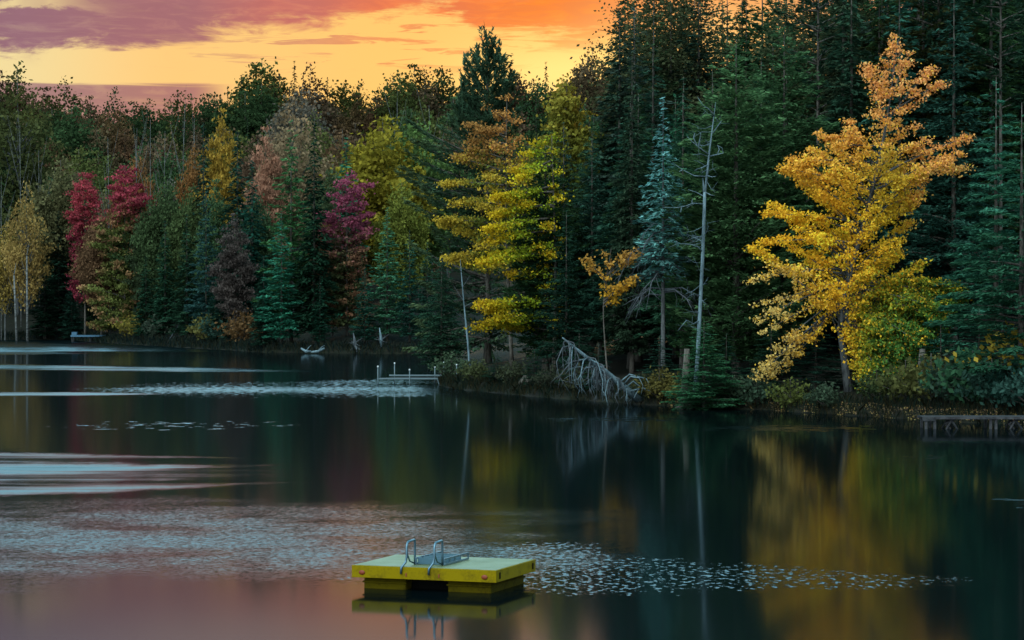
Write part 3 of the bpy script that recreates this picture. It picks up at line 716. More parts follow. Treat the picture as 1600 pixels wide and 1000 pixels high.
def golden(fx, fz):
    H = fz(62)
    prof = [(y, l, r) for y, l, r in [(475, 1265, 1470), (440, 1232, 1480), (400, 1212, 1446), (350, 1216, 1444), (300, 1226, 1458), (268, 1228, 1492), (240, 1256, 1484), (218, 1280, 1468), (195, 1316, 1436), (165, 1348, 1450), (130, 1364, 1460), (110, 1350, 1442), (90, 1376, 1424), (64, 1392, 1412)]]
    tp = [(fx(1328), 0, 0), (fx(1319), 0, fz(560)), (fx(1312), 0, fz(505)), (fx(1330), 0.2, fz(420)), (fx(1356), 0.1, fz(330)), (fx(1384), 0, fz(200)), (fx(1403), 0, H)]
    T = np.array(tp)
    P = []
    for y, l, r in prof:
        zc = fz(y); c = np.interp(zc, T[:, 2], T[:, 0]); P.append((zc, max(0.25, c - fx(l)), max(0.25, fx(r) - c)))
    ex = []
    def e(ya, x, y, dep):
        o_ = np.array([np.interp(fz(ya), T[:, 2], T[:, i_]) for i_ in (0, 1)])
        ex.append((fz(ya), fx(x), dep, fz(y), o_[0], o_[1], 0.42 if (x < 1275 and y > 415) else 1.5 if (x > 1340 and y > 440) else 1.0))
    for q in [(280, 1512, 214, -.6), (290, 1515, 262, .4), (300, 1506, 238, -.5), (255, 1240, 255, -.5), (300, 1216, 264, -.9), (240, 1275, 214, -.4), (230, 1300, 232, -1.5), (190, 1352, 98, .3), (170, 1352, 116, -.3), (180, 1474, 130, -.3), (190, 1460, 104, .3),
              (130, 1396, 60, 0), (150, 1424, 82, .2), (140, 1380, 78, -.2), (470, 1180, 594, -.6), (480, 1188, 580, .6), (470, 1200, 590, -.2), (440, 1175, 505, -.8), (450, 1178, 480, .8), (470, 1240, 560, -.5), (460, 1270, 535, .5), (420, 1168, 440, -.5),
              (440, 1508, 468, -.5), (430, 1500, 452, -1.2), (450, 1480, 510, .5), (480, 1462, 538, -1), (380, 1186, 380, -.5), (350, 1195, 335, .5), (480, 1440, 575, -2), (440, 1505, 455, .4), (445, 1500, 470, -.2), (455, 1488, 492, -.9), (465, 1472, 515, .6), (470, 1455, 532, -1.6), (450, 1495, 478, -.9), (455, 1475, 505, -2.0), (450, 1450, 480, -2.6), (470, 1425, 535, -2.8), (480, 1460, 550, .4), (490, 1365, 585, -2.6), (490, 1400, 590, -2.6), (470, 1360, 520, -2.6), (480, 1445, 525, -2.4), (495, 1430, 612, -.9), (480, 1380, 590, -2.2), (490, 1410, 605, -1.8), (500, 1400, 560, -2.5), (480, 1455, 560, -1), (480, 1360, 545, -2.4), (470, 1420, 520, -1.2), (470, 1440, 540, .6), (490, 1390, 575, -.8), (495, 1370, 600, -1.6), (490, 1425, 590, .5), (460, 1470, 490, -1.5), (450, 1460, 470, 1.2), (480, 1345, 570, -1.4), (500, 1350, 610, -1.0), (440, 1215, 470, -1.0), (300, 1262, 226, .6), (290, 1280, 206, -.3), (320, 1232, 248, .2), (270, 1325, 190, -.6), (480, 1395, 545, -2.6), (480, 1425, 555, -1.9), (490, 1440, 600, -1.2), (470, 1475, 520, -.4), (465, 1490, 500, .3), (500, 1385, 612, -2.0), (470, 1380, 520, -2.8), (480, 1350, 590, -2.2), (480, 1410, 580, 1.2), (460, 1190, 520, -.3), (470, 1225, 575, .2), (460, 1210, 545, -1.2), (460, 1225, 500, 1.0), (430, 1195, 420, -1.2)]: e(*q)
    def colfn(p, s, g):
        x = 1328 + p[:, 0] / 152 * F; y = 0 * x
        z = p[:, 2]; row = np.interp(z, [fz(620), fz(40)], [620, 40])
        row = row + g.normal(0, 14, len(row)); x = x + g.normal(0, 12, len(x))
        c = lerp(np.tile(GOLD, (len(x), 1)), AMB[None], sst(row, 340, 130) * 0.9)
        c = lerp(c, TAN[None], sst(x, 1290, 1220) * sst(row, 400, 440) * 0.9)
        c = lerp(c, AMB[None], sst(x, 1405, 1440) * sst(row, 420, 330) * 0.7)
        c = lerp(c, LIME[None], sst(np.abs(x - 1385), 62, 18) * sst(np.abs(row - 305), 110, 40) * 0.5)
        c = lerp(c, LIME[None], sst(row + (x - 1330) * 0.3 + g.normal(0, 26, len(x)), 410, 480) * sst(x, 1305, 1345))
        c = lerp(c, GRN[None], sst(row + (x - 1330) * 0.5 + g.normal(0, 30, len(x)), 465, 545) * sst(x, 1330, 1370))
        c = lerp(c, GOLD[None] * 0.9, (g.random(len(x)) < 0.13) * 0.75)
        return c
    return grow(H, P, 110, 'leaf', (0.175, 0.125), None, trunk=tp, r0=0.24, extra=ex, rise=(0.25, 0.85), droop=0.14, seed=41, limbs=150, dens=1.1, clump=(20, 0.22), flat=0.5, depth=0.7,
                colfn=colfn, s0=0.22, jitter=0.2, width=0.17, bark='pine_bark', limb_r=0.024, lfrac=0.9, colvar=0.12)
feature('golden_maple', 1328, 615, 151.5, golden, 'large golden maple on the right shore fading to green at lower right')

def yellow_tier(fx, fz):
    H = fz(212)
    tp = [(0, 0, 0), (fx(868), 0, fz(400)), (fx(862), 0, H)]
    P = [(fz(y), l / 1.0, r / 1.0) for y, l, r in []]
    rows = [(520, 765, 876), (505, 768, 878), (470, 772, 876), (420, 800, 872), (385, 778, 880), (340, 782, 878), (300, 792, 876), (270, 806, 876), (245, 818, 874), (222, 840, 872), (212, 850, 862)]
    for y, l, r in rows: P.append((fz(y), max(.3, fx(866) - fx(l)), max(.3, fx(r) - fx(866))))
    ex = [(fz(ya), fx(x), dp, fz(y)) for ya, x, y, dp in [(500, 744, 512, -.4), (470, 748, 478, -.6), (470, 760, 486, .4), (490, 770, 500, -1), (430, 796, 428, -.5), (395, 745, 412, -.6), (380, 752, 408, .4), (360, 764, 378, -.4), (340, 758, 362, -.8), (320, 768, 338, .4), (300, 770, 310, -.6), (290, 785, 318, -.4), (260, 798, 268, -.3), (250, 805, 284, -.9), (240, 815, 240, .2), (232, 835, 222, 0)]]
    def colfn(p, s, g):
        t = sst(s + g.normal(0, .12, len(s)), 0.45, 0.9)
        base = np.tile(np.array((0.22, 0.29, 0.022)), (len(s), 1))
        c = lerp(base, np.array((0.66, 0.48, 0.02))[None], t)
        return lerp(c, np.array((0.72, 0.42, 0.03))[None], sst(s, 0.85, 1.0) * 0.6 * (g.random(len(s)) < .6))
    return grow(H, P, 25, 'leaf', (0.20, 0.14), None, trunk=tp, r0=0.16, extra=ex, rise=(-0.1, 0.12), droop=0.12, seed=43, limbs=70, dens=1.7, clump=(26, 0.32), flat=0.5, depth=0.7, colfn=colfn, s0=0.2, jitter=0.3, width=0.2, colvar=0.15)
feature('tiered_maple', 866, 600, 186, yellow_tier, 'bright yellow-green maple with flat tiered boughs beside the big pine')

def orange_tier(fx, fz):
    H = fz(152)
    tp = [(0, 0, 0), (fx(790), 0, fz(350)), (fx(792), 0, H)]
    P = []
    for y, l, r in [(425, 712, 830), (400, 705, 830), (350, 690, 830), (300, 700, 825), (260, 706, 830), (230, 728, 822), (200, 735, 818), (175, 765, 815), (152, 782, 800)]:
        P.append((fz(y), max(.3, fx(792) - fx(l)), max(.3, fx(r) - fx(792))))
    ex = [(fz(ya), fx(x), dp, fz(y)) for ya, x, y, dp in [(355, 683, 344, -.5), (350, 690, 352, .4), (400, 708, 402, -.5), (320, 708, 318, -.4), (290, 694, 288, -.5), (270, 705, 246, -.3), (250, 732, 232, .2), (215, 730, 196, -.3), (210, 738, 208, .5), (190, 762, 168, 0), (410, 730, 398, .6)]]
    def colfn(p, s, g):
        row = np.interp(p[:, 2], [fz(450), fz(150)], [450, 150]) + g.normal(0, 15, len(s))
        o = np.array((0.40, 0.19, 0.055)); y = np.array((0.46, 0.30, 0.035)); gr = np.array((0.13, 0.15, 0.03))
        c = lerp(np.tile(gr, (len(s), 1)), y[None], sst(s + g.normal(0, .1, len(s)), 0.4, 0.85))
        return lerp(c, o[None], sst(row, 270, 225))
    return grow(H, P, 46, 'leaf', (0.21, 0.15), None, trunk=tp, r0=0.17, extra=ex, rise=(0.0, 0.3), droop=0.14, seed=44, limbs=70, dens=1.4, clump=(24, 0.32), flat=0.5, depth=0.7, colfn=colfn, s0=0.22, jitter=0.3, width=0.2)
feature('amber_maple', 800, 600, 199, orange_tier, 'amber maple with orange-brown crown and golden lower boughs left of the yellow tiered maple')

def olive_upper(fx, fz):
    H = fz(128); P = []
    for y, l, r in [(330, 862, 925), (270, 850, 935), (220, 838, 935), (185, 845, 925), (160, 850, 915), (128, 870, 900)]:
        P.append((fz(y), max(.4, fx(885) - fx(l)), max(.4, fx(r) - fx(885))))
    return grow(H, P, 100, 'leaf', (0.40, 0.27), [(0, (0.10, 0.15, 0.03)), (0.6, (0.16, 0.18, 0.03)), (1, (0.24, 0.20, 0.03))], r0=0.18, rise=(0.05, 0.4), droop=0.2, seed=45, limbs=40, dens=1.3, clump=(8, 0.35), flat=0.5)
feature('olive_maple', 885, 600, 214, olive_upper, 'olive-yellow maple whose crown shows above the yellow tiered maple')

def white_pine(fx, fz):
    H = fz(58); P = []
    for y, l, r in [(560, 650, 790), (520, 640, 830), (470, 642, 840), (420, 650, 850), (350, 650, 850), (300, 632, 850), (240, 640, 850), (200, 650, 840), (165, 690, 825), (130, 712, 815), (100, 722, 806), (80, 735, 795), (58, 752, 768)]:
        P.append((fz(y), max(.3, fx(762) - fx(l)), max(.3, fx(r) - fx(762))))
    ex = [(fz(ya), fx(x), dp, fz(y)) for ya, x, y, dp in [(150, 728, 92, 0), (140, 745, 70, .3), (130, 779, 76, -.2), (145, 800, 98, .2), (160, 805, 122, .4), (150, 720, 118, -.3), (130, 760, 55, 0), (130, 790, 84, .3),
          (250, 636, 188, -.8), (290, 632, 236, -.5), (270, 640, 215, 1), (330, 645, 300, -.9), (300, 622, 258, .4), (460, 640, 478, -.8), (440, 650, 442, -1.2), (470, 644, 500, .2), (500, 650, 522, -.6)]]
    g0 = np.random.default_rng(4)
    for k in range(60):
        y = g0.uniform(62, 190); hw = np.interp(y, [60, 80, 100, 130, 190], [8, 28, 42, 50, 64]); x = 762 + g0.uniform(-1, 1) * hw
        dp = g0.normal(0, .9); ya = min(300, y + 22 + 0.95 * abs(x - 762)); ex.append((fz(ya), fx(x), dp, fz(y)))
        for s_ in g0.uniform(.35, 1, 3):
            ox, oy, oz = fx(762) + (fx(x) - fx(762)) * s_, dp * s_, fz(ya) + (fz(y) - fz(ya)) * s_
            ex.append((oz, ox + g0.normal(0, .25), oy + g0.normal(0, .25), oz + g0.uniform(.7, 1.6), ox, oy))
    def colfn(p, s, g):
        c = np.tile(np.array((0.046, 0.085, 0.048)), (len(s), 1))
        return lerp(c, np.array((0.10, 0.13, 0.06))[None], sst(s, 0.6, 1.0) * sst(p[:, 2], fz(170), fz(240)) * 0.9)
    return grow(H, P, 150, 'needle', (0.55, 0.18), None, r0=0.32, extra=ex, rise=(0.15, 0.5), droop=-0.16, seed=46, limbs=110, dens=1.25, jitter=0.35, width=0.2, colfn=colfn, limb_r=0.04)
feature('white_pine', 762, 600, 222, white_pine, 'tall dark white pine breaking the skyline with long sweeping boughs', )

def little_gold(fx, fz):
    H = fz(388); tp = [(0, 0, 0), (fx(944), 0, fz(520)), (fx(942), 0, fz(480)), (fx(955), 0, H)]
    ex = [(fz(ya), fx(x), dp, fz(y)) for ya, x, y, dp in [(440, 916, 406, -.3), (440, 922, 418, .3), (445, 935, 425, -.2), (430, 998, 392, -.2), (440, 990, 400, .3), (430, 975, 398, -.3), (470, 992, 434, -.3), (475, 985, 440, .2), (480, 962, 470, -.3), (475, 948, 458, .2), (470, 975, 448, -.5), (480, 968, 462, .4), (440, 950, 408, -.4), (460, 955, 448, -.5)]]
    P = [(fz(475), .2, .6), (fz(430), .4, .6), (fz(395), .3, .5)]
    return grow(H, P, 5, 'leaf', (0.22, 0.16), [(0, (0.62, 0.34, 0.02)), (0.72, (0.62, 0.34, 0.03)), (1, (0.50, 0.27, 0.07))], trunk=tp, r0=0.07, extra=ex, rise=(.1, .4), droop=0.1, seed=47, limbs=24, dens=1.3, clump=(13, 0.2), flat=0.6, s0=0.45, jitter=0.2, colvar=0.1)
feature('gold_sapling', 952, 600, 163, little_gold, 'slender sapling with small golden leaf clumps left of the blue-green fir')

def blue_fir(fx, fz):
    H = fz(152); P = []
    for y, l, r in [(440, 985, 1070), (400, 984, 1074), (360, 988, 1074), (330, 994, 1070), (300, 999, 1066), (260, 1007, 1057), (220, 1014, 1049), (190, 1021, 1042), (152, 1030, 1033)]:
        P.append((fz(y), max(.12, fx(1032) - fx(l)), max(.12, fx(r) - fx(1032))))
    return grow(H, P, 230, 'needle', (0.40, 0.14), [(0, (0.06, 0.10, 0.10)), (0.5, (0.09, 0.21, 0.18)), (1, (0.13, 0.28, 0.26))], r0=0.17, rise=(-0.2, 0.08), droop=0.18, seed=48, limbs=60, dens=1.2, jitter=0.28, width=0.24, bark='pine_bark')
fir = feature('blue_fir', 1036, 600, 163, blue_fir, 'slim blue-green fir with pointed spire and dead grey lower branches')
g_ = np.random.default_rng(5)
for k in range(16):
    z = zpx(g_.uniform(350, 480), 163) - fir.location.z; a = math.pi + g_.normal(0, .55) if k % 4 else g_.normal(0, .5); l = g_.uniform(1.6, 3.4)
    o = np.array((0, 0, z)); d = np.array((math.cos(a), math.sin(a) - 0.3, 0))
    pts = [o, o + d * l * .35 + (0, 0, .1), o + d * l * .7 + (0, 0, -.5), o + d * l + (0, 0, -1.5 - g_.random())]
    b = Build(); b.tube(pts, [.06, .045, .03, .012], 5)
    for q in range(5):
        s = g_.uniform(.3, .95); i = min(2, int(s * 3)); p0 = np.array(pts[i]) + (np.array(pts[i + 1]) - pts[i]) * (s * 3 - i)
        e_ = np.array((g_.normal(0, .35) + d[0] * .3, g_.normal(0, .35), -g_.uniform(.3, 1.1))); b.tube([p0, p0 + e_ * .5 + d * .1, p0 + e_], [.022, .016, .006], 4)
    b.build('dead_branch', M['dead_dim'], fir, True)

# dead snag
sn_x, sn_D = 1094, 156.5; X = px(sn_x, sn_D); z = float(ground(X, sn_D)) - .1
sn = empty('dead_snag', (X, sn_D, z), 'pale bare dead snag with crooked limbs standing before the green cedars', 'tree')
def S(x, y, dep=0.0): return ((x - sn_x) / F * sn_D, dep, zpx(y, sn_D) - z)
b = Build(); b.tube([S(1086, 620), S(1090, 560), S(1094, 480), S(1098, 400), S(1100, 340), S(1101, 300)], [.17, .13, .115, .105, .10, .09], 10)
b.tube([S(1101, 305), S(1105, 270), S(1108, 240), S(1113, 200), S(1118, 160)], [.085, .07, .055, .035, .012], 8)
b.tube([S(1100, 300), S(1098, 278)], [.09, .02], 6)
b.build('trunk', M['dead'], sn, True)
for pts in [[(1108, 242, 0), (1088, 228, -.3), (1080, 221, -.3), (1073, 214, -.3)], [(1088, 227, -.3), (1083, 216, -.2), (1085, 208, -.2)], [(1090, 229, -.3), (1093, 218, -.3), (1094, 208, -.3)],
            [(1117, 182, 0), (1106, 170, -.2), (1098, 166, -.3), (1089, 152, -.3)], [(1114, 208, 0), (1122, 196, -.2), (1127, 189, -.2)], [(1110, 244, 0), (1120, 242, -.4), (1129, 240, -.5), (1127, 232, -.5), (1120, 228, -.5)],
            [(1120, 242, -.4), (1123, 234, -.4), (1120, 227, -.3)], [(1104, 276, 0), (1084, 275, -.3), (1066, 266, -.4), (1050, 255, -.5)], [(1066, 266, -.4), (1060, 269, -.5)], [(1106, 258, 0), (1095, 263, -.4), (1085, 266, -.5)],
            [(1099, 319, 0), (1082, 318, -.4), (1072, 322, -.6), (1058, 325, -.7), (1034, 325, -.8)], [(1080, 319, -.4), (1081, 311, -.4)], [(1064, 324, -.6), (1062, 333, -.7)], [(1098, 306, 0), (1088, 300, .3), (1076, 296, .4)],
            [(1098, 394, 0), (1090, 386, -.3), (1078, 382, -.5), (1058, 381, -.6), (1046, 386, -.7)], [(1058, 381, -.6), (1055, 376, -.6)], [(1098, 378, 0), (1088, 372, .4), (1080, 369, .4)], [(1103, 274, 0), (1112, 277, -.3), (1118, 276, -.4)],
            [(1101, 300, 0), (1110, 305, -.3), (1116, 306, -.3)], [(1094, 500, 0), (1083, 506, -.4), (1072, 500, -.5), (1058, 517, -.5)]]:
    n = len(pts); b = Build(); b.tube([S(*p) for p in pts], [.042 * (1 - .75 * i / (n - 1)) for i in range(n)], 5); b.build('branch', M['dead'], sn, True)

g_ = np.random.default_rng(21)
for k in range(34):      # fine dead twigs along the stem
    y_ = g_.uniform(175, 520); x_ = np.interp(y_, [160, 240, 300, 400, 560], [1118, 1108, 1101, 1098, 1090]); sg = -1 if g_.random() < .7 else 1; l = g_.uniform(8, 34) * (0.5 if sg > 0 else 1)
    p0 = np.array(S(x_, y_)); p2 = np.array(S(x_ + sg * l, y_ + g_.normal(2, 8), g_.normal(-.2, .7))); p1 = (p0 + p2) / 2 + (0, 0, g_.normal(0, .12))
    b = Build(); b.tube([p0, p1, p2], [.020, .014, .005], 4)
    for q in range(3):
        pm = p1 + (p2 - p1) * g_.uniform(.05, .8); b.tube([pm, pm + (g_.normal(sg * .2, .25), g_.normal(0, .2), g_.normal(.05, .3))], [.010, .004], 3)
    b.build('twig', M['dead'], sn, True)

# fallen dead tree reaching over the water
fa_x, fa_D = 990, 158.0; X = px(fa_x, fa_D); z = float(ground(X, fa_D))
fa = empty('fallen_tree', (X, fa_D, 0.0), 'fallen dead conifer leaning out over the bank with bleached hanging branches', 'tree')
def Q(x, y, dep=0.0): return ((x - fa_x) / F * fa_D, dep, zpx(y, fa_D))
TR = [Q(1002, 628, 1.2), Q(975, 605, .6), Q(945, 580, 0), Q(915, 557, -.5), Q(878, 527, -1.1)]
b = Build(); b.tube(TR, [.26, .21, .17, .12, .04], 8); b.build('trunk', M['dead'], fa, True)
g_ = np.random.default_rng(8)
TA = np.array(TR)
for k in range(46):
    s = g_.uniform(0.12, 0.98) * 4; i = min(3, int(s)); p0 = TA[i] + (TA[i + 1] - TA[i]) * (s - i)
    l = max(0.7, min(p0[2] * g_.uniform(.55, 1.02), g_.uniform(1.2, 3.6))); sx_ = g_.normal(-.15, .5); sy_ = g_.normal(-.1, .7)
    pts = [p0, p0 + np.array((sx_ * l * .55, sy_ * l * .55, -.06 * l)), p0 + np.array((sx_ * l * .9, sy_ * l * .8, -.5 * l)), p0 + np.array((sx_ * l * (.7 + g_.normal(0, .2)), sy_ * l * .85, -l))]
    b = Build(); b.tube(pts, [.05, .04, .028, .01], 5)
    for q in range(6):
        t_ = g_.uniform(.3, .95) * 3; j = min(2, int(t_)); pp = np.array(pts[j]) + (np.array(pts[j + 1]) - pts[j]) * (t_ - j)
        e_ = np.array((g_.normal(0, .3), g_.normal(0, .3), -g_.uniform(.1, .8))) * min(1, l / 2); b.tube([pp, pp + e_ * .5 + (0, 0, .04), pp + e_], [.016, .012, .005], 4)
    b.build('branch', M['dead'] if k % 3 == 0 else M['dead_dim'], fa, True)
for pts in [[Q(975, 602, .5), Q(985, 588, -.2), Q(998, 590, -.5), Q(1004, 602, -.6), Q(1001, 616, -.6)], [Q(978, 606, .5), Q(990, 596, .2), Q(1000, 604, 0), Q(990, 622, -.3)], [Q(968, 598, .4), Q(984, 585, .2), Q(1010, 592, .1), Q(1018, 607, 0)],
            [Q(985, 612, .6), Q(1005, 606, .1), Q(1018, 612, -.2), Q(1025, 606, -.3)]]:
    b = Build(); b.tube(pts, [.05, .045, .035, .02, .01][:len(pts)], 5); b.build('branch', M['dead'], fa, True)

# slim pale leaning trunk by the small dock
th_x, th_D = 735, 190.0; X = px(th_x, th_D); z = float(ground(X, th_D)) - .1
b = Build(); b.tube([((x - th_x) / F * th_D, dp, zpx(y, th_D) - z) for x, y, dp in [(736, 606, 0), (735, 585, 0), (731, 535, 0), (726, 485, 0), (722, 440, 0), (719, 405, .2)]], [.10, .09, .08, .06, .045, .015], 7)
ts = empty('bare_sapling', (X, th_D, z), 'slim pale leaning bare trunk between the small dock and the amber maple', 'tree')
b.build('trunk', M['dead'], ts, True)
b = Build()
for (x0, y0, x1, y1) in [(724, 470, 708, 445), (722, 450, 735, 430), (728, 500, 712, 488), (725, 480, 742, 470), (721, 425, 710, 408)]:
    b.tube([((x0 - th_x) / F * th_D, 0, zpx(y0, th_D) - z), ((x1 - th_x) / F * th_D, -.3, zpx(y1, th_D) - z)], [.03, .008], 4)
b.build('branch', M['dead_dim'], ts)

# ------------------------------------------------------------------ right shore evergreens (front rows, then the wood behind)
def P_(k, i=0): return PR[k][i % len(PR[k])]
HP = {'layered': 25, 'spruce': 25, 'hemlock': 25, 'cedar': 24, 'lace': 27, 'far_spruce': 22, 'far_hemlock': 22, 'round': 18, 'airy': 19, 'tier': 18}
def st(name, kind, i, x, yt, D, label, color=(1, 1, 1), wide=1.0, group=None):
    return stand(name, P_(kind, i), HP[kind], x, yt, D, label, group, wide=wide, color=color)
RIGHT = [
 ('cedar', 'cedar', 0, 1150, 62, 163, 'broad soft green cedar directly right of the bare dead snag', (1.35, 1.4, 1.3), 1.1),
 ('cedar', 'cedar', 1, 1225, 40, 168, 'tall dark green cedar between the snag cedar and the golden maple', (1.05, 1.2, 1.15), 1.0),
 ('cedar', 'cedar', 1, 1108, 195, 166, 'shorter green cedar just behind the bare dead snag', (1.0, 1.25, 1.1), 1.0),
 ('hemlock', 'layered', 0, 1596, 160, 137, 'teal hemlock with layered drooping boughs at the right edge above the dock', (1.1, 1.5, 1.35), 1.25),
 ('hemlock', 'layered', 1, 1556, 120, 150, 'bright teal hemlock rising behind the layered one at the right edge', (1.1, 1.6, 1.45), 1.1),
 ('hemlock', 'hemlock', 2, 1490, -40, 166, 'dark hemlock standing right behind the golden maple', (0.6, 0.7, 0.7), 0.9),
 ('hemlock', 'hemlock', 0, 1405, -60, 170, 'dark teal hemlock whose trunk hides behind the golden maple crown', (0.7, 0.95, 0.9), 0.9),
 ('spruce', 'spruce', 0, 1330, -50, 172, 'dark spruce rising straight behind the left half of the golden maple', (0.9, 1.0, 1.0), 1.2),
 ('spruce', 'spruce', 1, 968, 14, 196, 'very dark pointed spruce at the edge of the open sunset sky', (0.75, 0.7, 0.7), 1.25),
 ('hemlock', 'hemlock', 1, 925, 205, 188, 'dark shaggy hemlock right of the yellow tiered maple', (0.62, 0.72, 0.72), 1.1),
 ('hemlock', 'hemlock', 2, 985, 150, 182, 'dark hemlock left of the blue-green fir', (0.65, 0.75, 0.72), 1.1),
 ('hemlock', 'hemlock', 0, 885, 330, 178, 'short dark hemlock under the boughs of the yellow tiered maple', (0.55, 0.62, 0.62), 1.15),
 ('spruce', 'spruce', 0, 1068, 120, 178, 'dark spruce between the blue-green fir and the snag', (0.8, 0.95, 0.95), 1.3),
 ('hemlock', 'hemlock', 1, 1020, 70, 190, 'tall dark hemlock behind the blue-green fir', (0.55, 0.6, 0.58), 1.05),
 ('hemlock', 'hemlock', 0, 1100, 500, 152, 'low spreading green hemlock at the waterline under the snag', (1.2, 1.6, 1.0), 2.4),
 ('hemlock', 'hemlock', 2, 690, 395, 204, 'grey-green hemlock at the tip of the point behind the small dock', (0.8, 0.85, 0.75), 1.3),
]
for x, D, yt, lab in [(775, 183, 548, 'small dark hemlock on the point behind the pale leaning trunk'), (835, 175, 545, 'small dark hemlock below the lowest yellow tier'), (905, 169, 520, 'small dark hemlock behind the fallen tree tip'), (935, 166, 535, 'small dark hemlock behind the fallen dead tree'), (1030, 160, 525, 'small dark hemlock between the fallen tree and the split stump'),
                      (1135, 156, 520, 'small dark hemlock under the green cedars'), (1205, 154, 505, 'small dark hemlock behind the tan side of the golden maple'), (1275, 153, 480, 'small dark hemlock left of the golden maple trunk'), (1360, 154, 480, 'small dark hemlock behind the golden maple trunk'), (1470, 146, 500, 'small dark hemlock right of the golden maple green boughs'), (1530, 143, 480, 'small dark hemlock at the foot of the layered teal hemlocks')]:
    RIGHT.append(('young_hemlock', 'layered', len(RIGHT), x, yt, D, lab, (0.55, 0.65, 0.6), 1.9))
for nm, kind, i, x, yt, D, lab, colr, wd in RIGHT: st(nm, kind, i, x, yt, D, lab, colr, wd)
for i, (x, yt, D) in enumerate([(1014, -20, 212), (1048, -45, 205), (1085, -10, 212), (1255, -30, 190)]):
    st('lacy_tree', 'lace', i, x, yt, D, ['tall lacy tree just right of the dark pointed spruce at the skyline', 'lacy tree with sunset glowing through it above the blue-green fir', 'thin lacy tree with sunset gaps above the dead snag', 'thin lacy tree above the cedars with sky gleaming through'][i], wide=1.35)
# tall bare-stemmed pines
def tall_pine(seed):
    return grow(30, [(15, 1.5, 1.5), (20, 3.0, 3.0), (25, 3.0, 3.0), (30, 1, 1)], 60, 'needle', (0.6, 0.2), conifer_cols((0.03, 0.06, 0.04)), r0=0.21, rise=(0.1, 0.5), droop=0.05, seed=seed, limbs=60, dens=0.9, bark='bark')
TP = tall_pine(61)
for x, D, lab in [(1278, 176, 'tall straight grey pine trunk left of the golden maple top'), (1466, 174, 'tall bluish pine trunk just right of the golden maple top'), (1563, 170, 'slim tall dark pine trunk near the right edge')]:
    stand('tall_pine', TP, 30, x, -190, D, lab, wide=0.9, color=(0.8, 0.9, 0.85))
g_ = np.random.default_rng(77)
near_marks = [(900, 'behind the yellow tiered maple'), (970, 'behind the dark pointed spruce'), (1040, 'behind the blue-green fir'), (1120, 'behind the dead snag'), (1230, 'behind the green cedars'), (1400, 'behind the golden maple'), (1560, 'behind the teal hemlocks at the right edge')]
cells = []
for D, step in [(178, 62), (188, 58), (200, 56), (214, 60), (232, 62), (255, 64)]:
    for x in np.arange(870, 1720, step): cells.append((x + g_.uniform(-18, 18), D + g_.uniform(-5, 5)))
for x, D in cells:
    if D < 186 and (x < 940): continue
    if x < 955: yt = g_.uniform(150, 240) + (960 - x) * 0.3
    elif x < 1290: yt = g_.uniform(-70, 40) if D > 195 else g_.uniform(70, 150)
    else: yt = g_.uniform(-170, -50)
    kind = g_.choice(['hemlock', 'spruce', 'cedar'], p=[.45, .3, .25]); i = int(g_.integers(3))
    k = g_.uniform(.55, 1.0); colr = (k * g_.uniform(.6, 1.5), k * g_.uniform(.8, 1.1), k * g_.uniform(.5, 1.15))
    m = min(near_marks, key=lambda q: abs(q[0] - x))[1]
    yn = {'hemlock': 'shaggy dark hemlock', 'spruce': 'dark pointed-crown spruce', 'cedar': 'soft dark green cedar'}[kind]
    st('wood_' + kind, kind, i, x, yt, D, f'{yn} in the deep wood {m}', colr, g_.uniform(.9, 1.2), group=f'{kind}s in the wood {m}')
# lower trunks in the shadow under the boughs
for i, (x, D, yt, lab) in enumerate([(1072, 154, 545, 'broken grey stump beside the low spreading hemlock and the bare snag'), (820, 179, 590, 'dark broken stump under the yellow tiered maple'), (1440, 148, 545, 'dark stub trunk under the green side of the golden maple')]):
    X = px(x, D); z = float(ground(X, D)) - .1; h = zpx(yt, D) - z
    e = empty('tree_stump', (X, D, z), lab, 'stump'); b = Build()
    b.tube([(0, 0, 0), (-.05, 0, h * .3), (0.02, 0, h * .7), (.05, 0, h)], [.42, .27, .22, .16], 10)
    for k in range(5):
        a = k * 1.257 + .4; b.tube([(math.cos(a) * .75, math.sin(a) * .75, -.1), (math.cos(a) * .3, math.sin(a) * .3, .25), (0, 0, .7)], [.1, .14, .1], 6)
    b.build('trunk', M['bark'], e, True)
    b = Build(); b.tube([(0, 0, h * .6), (.35, -.2, h * .78)], [.06, .02], 5); b.build('stub_branch', M['bark'], e)

# ------------------------------------------------------------------ left and middle shore
def red_maple(fx, fz, top, rows, cx, seed, colfn, D, n=95, dens=1.0):
    H = fz(top); P = [(fz(y), max(.4, fx(cx) - fx(l)), max(.4, fx(r) - fx(cx))) for y, l, r in rows]
    return grow(H, P, n, 'leaf', (0.42, 0.29), None, r0=0.17, rise=(0.05, 0.4), droop=0.15, seed=seed, limbs=20, dens=dens, clump=(15, 0.42), flat=0.45, colfn=colfn, s0=0.2)
CRIM = np.array((0.33, 0.05, 0.07)); MAG = np.array((0.25, 0.055, 0.09)); PINK = np.array((0.36, 0.14, 0.085)); OLV = np.array((0.115, 0.125, 0.035))
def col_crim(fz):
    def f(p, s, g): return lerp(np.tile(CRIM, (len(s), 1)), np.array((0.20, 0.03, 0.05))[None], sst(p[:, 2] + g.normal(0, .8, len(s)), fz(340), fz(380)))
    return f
feature('crimson_maple', 133, 530, 412, lambda fx, fz: red_maple(fx, fz, 268, [(470, 112, 150), (400, 106, 156), (340, 107, 160), (300, 110, 158), (280, 118, 150), (268, 128, 140)], 133, 71, col_crim(fz), 412), 'small crimson red maple on the far left shore above the far dock')
